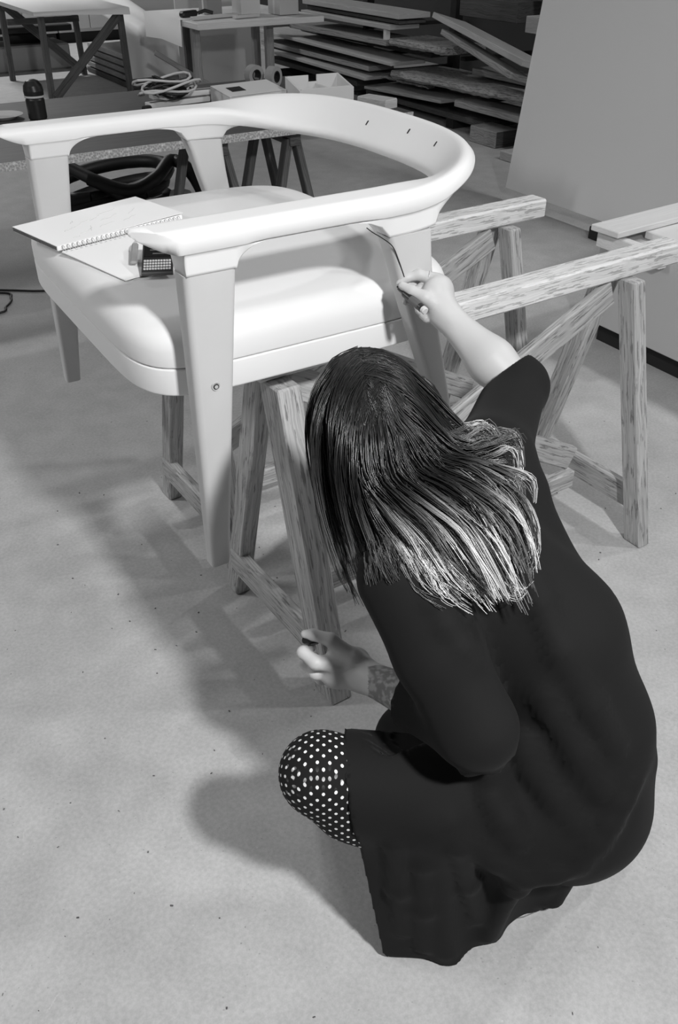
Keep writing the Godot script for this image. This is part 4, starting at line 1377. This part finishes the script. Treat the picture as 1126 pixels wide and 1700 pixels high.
func build_far_tables():
	# paper-covered trestle table with crossed braces
	var t = hthing("trestle_table", "far table with a pale top and dark crossed braces, at the left", "table", 3.0, -10.7)
	part("table_top", box(Vector3(0.94, 0.04, 1.9), 0.004), M.pale_wood, t, Vector3(-0.02, 0.8, 0))
	part("paper_cover", loft([[Vector3(-0.5, 0.79, 0.962), Vector3(-0.1, 0.785, 0.965), Vector3(0.2, 0.77, 0.97), Vector3(0.46, 0.76, 0.97)], [Vector3(-0.5, 0.823, 0.955), Vector3(-0.1, 0.823, 0.955), Vector3(0.2, 0.823, 0.955), Vector3(0.46, 0.823, 0.955)], [Vector3(-0.5, 0.824, -0.9), Vector3(-0.1, 0.824, -0.9), Vector3(0.2, 0.824, -0.9), Vector3(0.46, 0.824, -0.9)]], false, false), M.paper, t)
	for z in [0.82, -0.75]:
		for s in [-1.0, 1.0]:
			board("leg", Vector3(s * 0.4, 0.78, z), Vector3(s * 0.42, 0.0, z), 0.06, 0.05, Vector3.RIGHT, M.dark_wood, t)
		var way := signf(z)
		board("cross_brace", Vector3(0.38 * way, 0.76, z + 0.04), Vector3(-0.39 * way, 0.05, z + 0.04), 0.085, 0.025, Vector3.RIGHT, M.dark_wood, t)
	board("shelf_rail", Vector3(-0.4, 0.6, -0.6), Vector3(0.4, 0.6, -0.6), 0.06, 0.04, Vector3.UP, M.dark_wood, t)
	# second table
	var u = hthing("work_table", "far work table with square legs and a thick pale top", "table", 4.12, -8.75)
	part("table_top", box(Vector3(1.28, 0.05, 1.3), 0.004), M.pale_wood, u, Vector3(0, 0.79, 0))
	for x in [-0.55, 0.2]:
		for z in [0.36, -0.42]:
			board("leg", Vector3(x + (0.0 if z > 0 else 0.25), 0.765, z), Vector3(x + (0.0 if z > 0 else 0.25), 0.0, z), 0.075, 0.06, Vector3.RIGHT, M.dark_wood if x < 0 and z < 0 else M.mid_wood, u)
	part("paper_cover", loft([[Vector3(-0.66, 0.6, 0.3), Vector3(-0.66, 0.62, -0.2), Vector3(-0.66, 0.6, -0.6)], [Vector3(-0.655, 0.818, 0.3), Vector3(-0.655, 0.818, -0.2), Vector3(-0.655, 0.818, -0.6)], [Vector3(-0.2, 0.819, 0.35), Vector3(-0.2, 0.819, -0.2), Vector3(-0.2, 0.819, -0.6)]], false, false), M.paper, u)
	# things on the tables
	for q in [["carton", "plain grey carton at the right end of the far work table", 4.5, -8.42, 0.2, 0.3, 0.24, "carton", M.card], ["carton", "grey upright carton in the middle of the far work table", 3.9, -8.75, 0.15, 0.34, 0.2, "carton", M.mid_grey], ["carton", "pale carton with a dark printed side on the far work table", 4.2, -8.6, 0.2, 0.22, 0.2, "carton", M.plastic]]:
		var g = hthing(q[0], q[1], q[7], q[2], q[3], 0.8205, "cartons on the far table")
		part("carton_body", box(Vector3(q[4], q[5], q[6]), 0.004), q[8], g, Vector3(0, q[5] / 2, 0))
		part("tape_strip", box(Vector3(q[4] * 1.004, q[5] * 1.002, 0.04), 0.002), M.plastic, g, Vector3(0, q[5] / 2, 0))
	var mark = hthing("dark_tool", "small black hand tool lying on the far work table", "tool", 3.62, -8.62, 0.8205)
	part("tool_body", box(Vector3(0.2, 0.05, 0.07), 0.015), M.rubber, mark, Vector3(0, 0.026, 0), Basis(Vector3.UP, 0.4))
	part("tool_handle", tube([Vector3(0.08, 0.03, 0.03), Vector3(0.14, 0.05, 0.06), Vector3(0.2, 0.03, 0.1)], 0.016, 8), M.rubber, mark)
	for q in [[3.78, -8.4, 0.5, 0.013, "longer pale offcut on the far work table"], [4.05, -8.3, 0.28, 0.012, "shorter pale offcut on the far work table"]]:
		var g = hthing("offcut", q[4], "offcut", q[0], q[1], 0.8205, "offcuts on the far table")
		part("offcut_body", box(Vector3(q[2], q[3] * 2, 0.05), 0.002), M.plastic, g, Vector3(0, q[3] + 0.0005, 0), Basis(Vector3.UP, 0.2))
	# plank leaning under the table, and a wrapped pile behind it
	var g = hthing("loose_board", "dark board leaning under the far work table", "board", 3.7, -8.9)
	board("board_body", Vector3(-0.3, 0.5, -0.1), Vector3(0.42, 0.03, 0.25), 0.1, 0.04, Vector3.BACK, M.mid_wood, g)
	var w = hthing("wrapped_pile", "pile of boards under pale sheeting between the far tables", "pile", 3.8, -11.0)
	part("sheeting", soft_sheet(), M.plastic, w)
	for k in 5:
		part("board", box(Vector3(0.55, 0.05, 1.5), 0.004), M.mid_wood if k % 2 else M.old_wood[k % 3], w, Vector3(0.01 * k, 0.03 + k * 0.065, 0.1))
	var lit = hthing("standing_panel", "pale panel standing on edge behind the far work table", "panel", 4.5, -10.0)
	part("panel_sheet", box(Vector3(0.9, 1.05, 0.03), 0.003), M.plastic, lit, Vector3(0, 0.53, 0))
	part("edge_strip", box(Vector3(0.03, 1.05, 0.036), 0.003), M.dark_wood, lit, Vector3(0.455, 0.53, 0))
	# cabinets along the far wall
	for i in 3:
		var k = hthing("cabinet", ["pale far cabinet, leftmost of three along the end wall", "pale far cabinet, middle of three along the end wall", "pale far cabinet, rightmost of three along the end wall"][i], "cabinet", 2.55 + i * 0.95, -14.55, 0.0, "cabinets along the end wall")
		part("plinth", box(Vector3(0.9, 0.14, 0.5), 0.002), M.black_matt, k, Vector3(0, 0.07, -0.03))
		part("carcase", box(Vector3(0.93, 1.5, 0.55), 0.004), M.pale_grey, k, Vector3(0, 0.89, 0))
		for s in [-1.0, 1.0]:
			var dr := part("door", box(Vector3(0.44, 1.42, 0.02), 0.004), M.pale_grey, k, Vector3(s * 0.227, 0.89, 0.287))
			part("door_handle", box(Vector3(0.02, 0.12, 0.025), 0.004), M.rubber, dr, Vector3(-s * 0.18, -0.3, 0.02))
	# low machine under the first table
	var m = hthing("workshop_machine", "low dark machine on the floor behind the crossed braces", "machine", 2.9, -12.3)
	part("machine_base", box(Vector3(1.1, 0.28, 0.6), 0.02), M.mid_grey, m, Vector3(0, 0.14, 0))
	part("machine_bed", box(Vector3(1.2, 0.07, 0.7), 0.01), M.rubber, m, Vector3(0, 0.45, 0))
	part("motor", lathe([[0.0, -0.2], [0.11, -0.2], [0.12, -0.18], [0.12, 0.16], [0.1, 0.2], [0.0, 0.2]], 20), M.rubber, m, Vector3(0.1, 0.35, 0.0), Basis(Vector3.BACK, PI / 2))

func soft_sheet() -> ArrayMesh:
	var rings := []
	for k in 9:
		var ring := []
		var f := k / 8.0
		for i in 12:
			var g := i / 11.0
			var n := sin(g * 9.0 + f * 5.0) * 0.02 + sin(g * 17.0) * 0.012
			var y := 0.44 + 0.32 * (1.0 - f) + n if f < 0.55 else lerpf(0.6, 0.12, (f - 0.55) / 0.45) + n * 0.3
			var z := -0.7 + 1.55 * minf(f / 0.55, 1.0) + n + maxf(0.0, f - 0.55) * 0.15
			ring.append(Vector3(-0.3 + g * 0.62, y, z))
		rings.append(ring)
	return loft(rings, false, false)

func build_lumber():
	var t = hthing("lumber_rack", "dark steel rack carrying the stacked planks along the side wall", "rack", 6.3, -7.7)
	for b in [2.6, 0.9, -0.7, -2.4]:
		part("upright", box(Vector3(0.1, 2.4, 0.1), 0.004), M.black_matt, t, Vector3(0.25, 1.2, b))
		for y in {2.6: [], 0.9: [0.19, 0.555], -0.7: [0.24, 0.41, 0.66], -2.4: [0.24, 0.41]}[b]:
			part("arm", box(Vector3(1.1, 0.03, 0.06), 0.004), M.black_matt, t, Vector3(-0.35, y, b))
		part("foot", box(Vector3(1.3, 0.08, 0.1), 0.004), M.black_matt, t, Vector3(-0.35, 0.04, b))
	# [far b, near b, top y far, top y near, thickness, front a, width, tone, label]
	var list := [  # some dark planks are added to fill the shaded gaps
		[-9.3, -7.52, 0.855, 0.855, 0.045, 5.2, 0.36, 1, "pale plank on top of the lumber stack, knot near its end"],
		[-9.3, -7.56, 0.795, 0.795, 0.03, 5.24, 0.3, 0, "thin dark plank right under the topmost pale plank"],
		[-9.3, -7.63, 0.755, 0.755, 0.04, 5.18, 0.34, 1, "pale plank resting on the small white spacer"],
		[-9.6, -7.72, 0.61, 0.625, 0.05, 5.2, 0.4, 2, "rough waney plank under the small white spacer"],
		[-7.68, -6.79, 0.645, 0.655, 0.06, 5.2, 0.45, 3, "broken rough slab with a ragged near end"],
		[-10.3, -7.56, 0.49, 0.455, 0.03, 5.16, 0.4, 1, "long smooth plank with its near end low, left of the big slab"],
		[-10.3, -8.0, 0.375, 0.37, 0.045, 5.2, 0.3, 2, "thick plank with a dark knot near its end"],
		[-10.3, -7.95, 0.315, 0.285, 0.03, 5.12, 0.5, 1, "wide low plank with a pale near end, left stack"],
		[-8.0, -6.75, 0.2, 0.25, 0.025, 5.15, 0.45, 2, "thin low plank under the rounded beam end"],
		[-7.9, -7.2, 0.298, 0.3, 0.03, 5.3, 0.12, 3, "short beam with a rounded near end"],
		[-7.6, -5.5, 0.385, 0.435, 0.07, 5.2, 0.55, 3, "big rough-edged slab across the middle of the stack"],
		[-6.68, -5.5, 0.5, 0.5, 0.05, 5.42, 0.25, 2, "plank with a rounded end lying on the big rough slab"],
		[-6.62, -5.4, 0.27, 0.27, 0.05, 5.2, 0.3, 2, "narrow plank under the big rough slab"],
		[-6.4, -5.2, 0.19, 0.19, 0.05, 5.5, 0.4, 0, "added dark plank in the shaded gap near the floor, below the narrow plank"],
		[-7.4, -6.6, 0.985, 0.985, 0.16, 5.8, 0.5, 0, "dark square beam lying on top at the back"],
		[-9.8, -7.6, 0.99, 0.99, 0.05, 5.6, 0.4, 0, "added dark plank in the shaded gap behind the topmost pale plank"],
		[-6.2, -5.3, 0.93, 0.93, 0.12, 5.55, 0.3, 1, "pale beam end beside the leaning white panel"],
		[-10.3, -8.3, 0.2, 0.2, 0.05, 5.25, 0.5, 0, "added dark plank in the shaded gap lowest in the left stack"],
		[-9.9, -7.4, 0.53, 0.53, 0.04, 5.5, 0.5, 0, "added dark plank in the shaded gap behind the rough waney plank"],
		[-8.2, -6.3, 0.13, 0.13, 0.05, 5.3, 0.6, 0, "added dark plank in the shaded gap on the rack feet under the big slab"],
	]
	for q in list:
		var p0 := hall(q[5] + q[6] / 2, q[2] - q[4] / 2, q[0])
		var p1 := hall(q[5] + q[6] / 2, q[3] - q[4] / 2, q[1])
		var g = thing("plank", q[8], "plank", (p0 + p1) / 2, 0.0, "planks in the lumber stack")
		var x := (p1 - p0).normalized()
		var z := hall(-1, 0, 0)
		var m := plank_mesh((p1 - p0).length(), q[4], q[6], q[7] == 3, int(q[0] * 100))
		var o := part("plank_body", m, M.old_wood[q[7]], g, Vector3.ZERO, Basis(x, z.cross(x), z))
	# two long boards lying aslant on the stack
	for q in [[-7.12, 0.83, -5.5, 0.66, 5.12, 0.34, "upper of the two long boards lying aslant on the stack", 1], [-6.95, 0.735, -5.6, 0.585, 5.02, 0.2, "lower of the two long boards lying aslant on the stack", 2]]:
		var p0 := hall(q[4] + 0.35, q[1], q[0])
		var p1 := hall(q[4], q[3], q[2])
		var g = thing("plank", q[6], "plank", (p0 + p1) / 2, 0.0, "planks in the lumber stack")
		var x := (p1 - p0).normalized()
		var z := (hall(-1, 0.25, 0) - x * hall(-1, 0.25, 0).dot(x)).normalized()
		part("plank_body", plank_mesh((p1 - p0).length(), 0.045, q[5], false, 5), M.old_wood[q[7]], g, Vector3.ZERO, Basis(x, z.cross(x), z))
	# diagonal steel bracket and the small spacer
	var s = hthing("spacer", "small white spacer standing between two planks", "spacer", 5.22, -7.73)
	part("spacer_body", box(Vector3(0.05, 0.09, 0.045), 0.003), M.plastic, s, Vector3(0, 0.67, 0))
	var br = hthing("wall_bracket", "pale diagonal bracket on the wall above the lumber stack", "bracket", 6.0, -6.3)
	board("bracket_bar", Vector3(0, 1.05, 0.1), Vector3(0, 0.55, 0.55), 0.09, 0.03, Vector3.RIGHT, M.mid_wood, br)
	board("bracket_foot", Vector3(0, 1.05, -0.3), Vector3(0, 1.05, 0.15), 0.09, 0.03, Vector3.RIGHT, M.mid_wood, br)
	# blocks on the floor at the near end
	for q in [[5.2, -6.12, 0.16, 0.34, 0.13, "squared block with a dark end on the floor before the stack", 2], [5.0, -5.5, 0.1, 0.3, 0.07, "small pale offcut on the floor beside the white panel", 1], [5.35, -5.55, 0.2, 0.3, 0.12, "upper offcut behind the white panel's lower corner", 2]]:
		var g = hthing("timber_block", q[5], "block", q[0], q[1], 0.0, "blocks on the floor by the stack")
		part("block_body", box(Vector3(0.24, q[4], q[3]), 0.006), M.old_wood[q[6]], g, Vector3(0.05, q[4] / 2, 0))
		part("end_grain", box(Vector3(0.22, q[4] * 0.94, 0.004), 0.001), M.old_wood[0], g, Vector3(0.05, q[4] / 2, q[3] / 2))

func plank_mesh(l: float, th: float, w: float, rough: bool, sd: int) -> ArrayMesh:
	if not rough:
		return box(Vector3(l, th, w), 0.004)
	var r := RandomNumberGenerator.new()
	r.seed = sd
	var rings := []
	var n := 26
	for i in n + 1:
		var x := -l / 2 + l * i / n
		var e := r.randf_range(-0.012, 0.012)
		var lo := r.randf_range(-0.008, 0.006)
		if i == 0 or i == n:
			x += r.randf_range(-0.02, 0.02)
		rings.append([Vector3(x, -th / 2, -w / 2), Vector3(x, -th / 2 + lo, w / 2 - 0.03 + e), Vector3(x + r.randf_range(-0.01, 0.01), -th * 0.15, w / 2 + e * 1.4), Vector3(x, th / 2 - 0.008, w / 2 - 0.006 + e), Vector3(x, th / 2, w / 2 - 0.025 + e), Vector3(x, th / 2, -w / 2)])
	var st := SurfaceTool.new()
	st.begin(Mesh.PRIMITIVE_TRIANGLES)
	st.set_smooth_group(-1)
	add_loft_flat(st, rings)
	st.generate_normals()
	return st.commit()

func add_loft_flat(st: SurfaceTool, rings: Array):
	var mid := Vector3.ZERO
	var n: int = rings[0].size()
	for r in rings.size() - 1:
		var m := Vector3.ZERO
		for p in rings[r]:
			m += p / n
		for i in n:
			var j := (i + 1) % n
			poly(st, [rings[r][i], rings[r + 1][i], rings[r + 1][j]], m)
			poly(st, [rings[r][i], rings[r + 1][j], rings[r][j]], m)
	for e in [rings[0], rings[-1]]:
		poly(st, e, mid)

func build_panel():
	var t = hthing("white_panel", "large smooth white panel leaning against the lumber stack", "panel", 4.2, -4.72)
	var lean := Basis(Vector3.BACK, -0.13)
	part("panel_sheet", box(Vector3(0.022, 2.45, 2.6), 0.002), M.panel, t, Vector3(0, 0.085, 1.3) + lean * Vector3(0.011, 1.225, 0), lean)
	for z in [0.95, 2.2]:
		var g = hthing("batten", "dark batten under the leaning white panel, %s end" % ("far" if z < 1 else "near"), "batten", 4.3, -4.72 + z, 0.0, "battens under the panel")
		part("batten_body", box(Vector3(0.4, 0.075, 0.09), 0.004), M.black_matt, g, Vector3(0, 0.0375, 0))
	# low box bench at the right edge
	var b = hthing("box_bench", "low grey box bench on a dark plinth at the right edge", "bench", 3.0, -2.72)
	part("plinth", box(Vector3(1.05, 0.09, 1.25), 0.002), M.black_matt, b, Vector3(0.575, 0.045, 0.66))
	part("side_panel", box(Vector3(1.12, 0.4, 1.32), 0.004), M.pale_grey, b, Vector3(0.57, 0.291, 0.66))
	part("worktop", box(Vector3(1.0, 0.035, 1.2), 0.004), M.panel, b, Vector3(0.62, 0.51, 0.74))
	part("rail", box(Vector3(0.045, 0.065, 0.36), 0.004), M.pale_wood, b, Vector3(-0.02, 0.485, 0.2))
	var p = hthing("pale_board", "pale planed board lying along the top of the box bench", "board", 3.48, -2.66, 0.53)
	part("board_body", box(Vector3(1.17, 0.026, 0.15), 0.003), M.pale_wood, p, Vector3(0.02, 0.0135, 0), Basis(Vector3.UP, 0.06))

func build_floor_bits():
	# black hose and cables under the chipboard sheet
	var t = hthing("vacuum_hose", "black ribbed vacuum hose coiled on the floor under the chipboard sheet", "hose", 1.83, -5.9)
	for q in [[0.3, 0.05, 0.0, 0.2], [0.27, 0.12, 0.05, 1.2], [0.32, 0.19, -0.02, 2.1]]:
		var pts := []
		for i in 25:
			var w: float = TAU * i / 24.0 + q[3]
			pts.append(Vector3(cos(w) * q[0] * 1.25, q[1] + 0.05 * sin(w + q[3]) * float(q[1] > 0.1), sin(w) * q[0] * 0.8 + q[2]))
		part("hose_loop", tube(pts, 0.045, 10), M.rubber, t)
	part("hose_end", tube(smooth_path([Vector3(-0.2, 0.27, 0.2), Vector3(0.0, 0.2, 0.34), Vector3(0.2, 0.24, 0.3), Vector3(0.38, 0.3, 0.15), Vector3(0.45, 0.24, 0.3), Vector3(0.5, 0.06, 0.42)], 5), 0.042, 10), M.rubber, t)
	part("hose_end", tube(smooth_path([Vector3(-0.25, 0.3, 0.0), Vector3(-0.08, 0.2, 0.28), Vector3(0.12, 0.06, 0.42)], 5), 0.04, 10), M.rubber, t)
	part("nozzle", hexa([Vector3(-0.07, 0, -0.05), Vector3(0.07, 0, -0.05), Vector3(0.09, 0, 0.05), Vector3(-0.09, 0, 0.05), Vector3(-0.05, 0.07, -0.04), Vector3(0.05, 0.07, -0.04), Vector3(0.07, 0.05, 0.04), Vector3(-0.07, 0.05, 0.04)], 0.006), M.card, t, Vector3(0.33, 0.1, 0.36), Basis(Vector3.UP, 0.6))
	part("nozzle", box(Vector3(0.12, 0.05, 0.1), 0.01), M.steel, t, Vector3(0.05, 0.1, 0.2), Basis(Vector3.UP, -0.4))
	var c = thing("floor_cable", "thin dark cable looping over the floor at the left edge", "cable", Vector3(-1.75, 0, -4.35))
	part("cable_run", tube(smooth_path([Vector3(-0.6, 0.006, 0.02), Vector3(-0.05, 0.006, -0.11), Vector3(0.05, 0.006, -0.03), Vector3(0.06, 0.006, 0.08), Vector3(0.02, 0.006, 0.18), Vector3(-0.5, 0.006, 0.3)], 6), 0.006, 6), M.rubber, c)
	part("cable_run", tube(smooth_path([Vector3(-0.8, 0.006, -0.2), Vector3(-0.05, 0.006, -0.15), Vector3(0.3, 0.006, -0.17), Vector3(0.9, 0.006, -0.5)], 6), 0.006, 6), M.rubber, c)
	# wood chips and dust grains on the concrete
	var r := RandomNumberGenerator.new()
	r.seed = 55
	var st := SurfaceTool.new()
	st.begin(Mesh.PRIMITIVE_TRIANGLES)
	for k in 150:
		var p := Vector3(r.randf_range(-1.4, 1.2), 0.0012, r.randf_range(-2.6, -0.55))
		if p.x > -0.2 and p.x < 0.8 and p.z < -0.85 and p.z > -1.5:
			continue
		var s := Vector3(r.randf_range(0.002, 0.006), 0.002, r.randf_range(0.001, 0.003))
		st.append_from(box(s.snapped(Vector3.ONE * 0.001), 0.0002), 0, Transform3D(Basis(Vector3.UP, r.randf() * TAU), p))
	st.generate_normals()
	var o := part("wood_chips", st.commit(), M.dark_wood, self)
	tag(o, "tiny dark wood chips scattered over the concrete floor", "chips")
	o.set_meta("kind", "stuff")
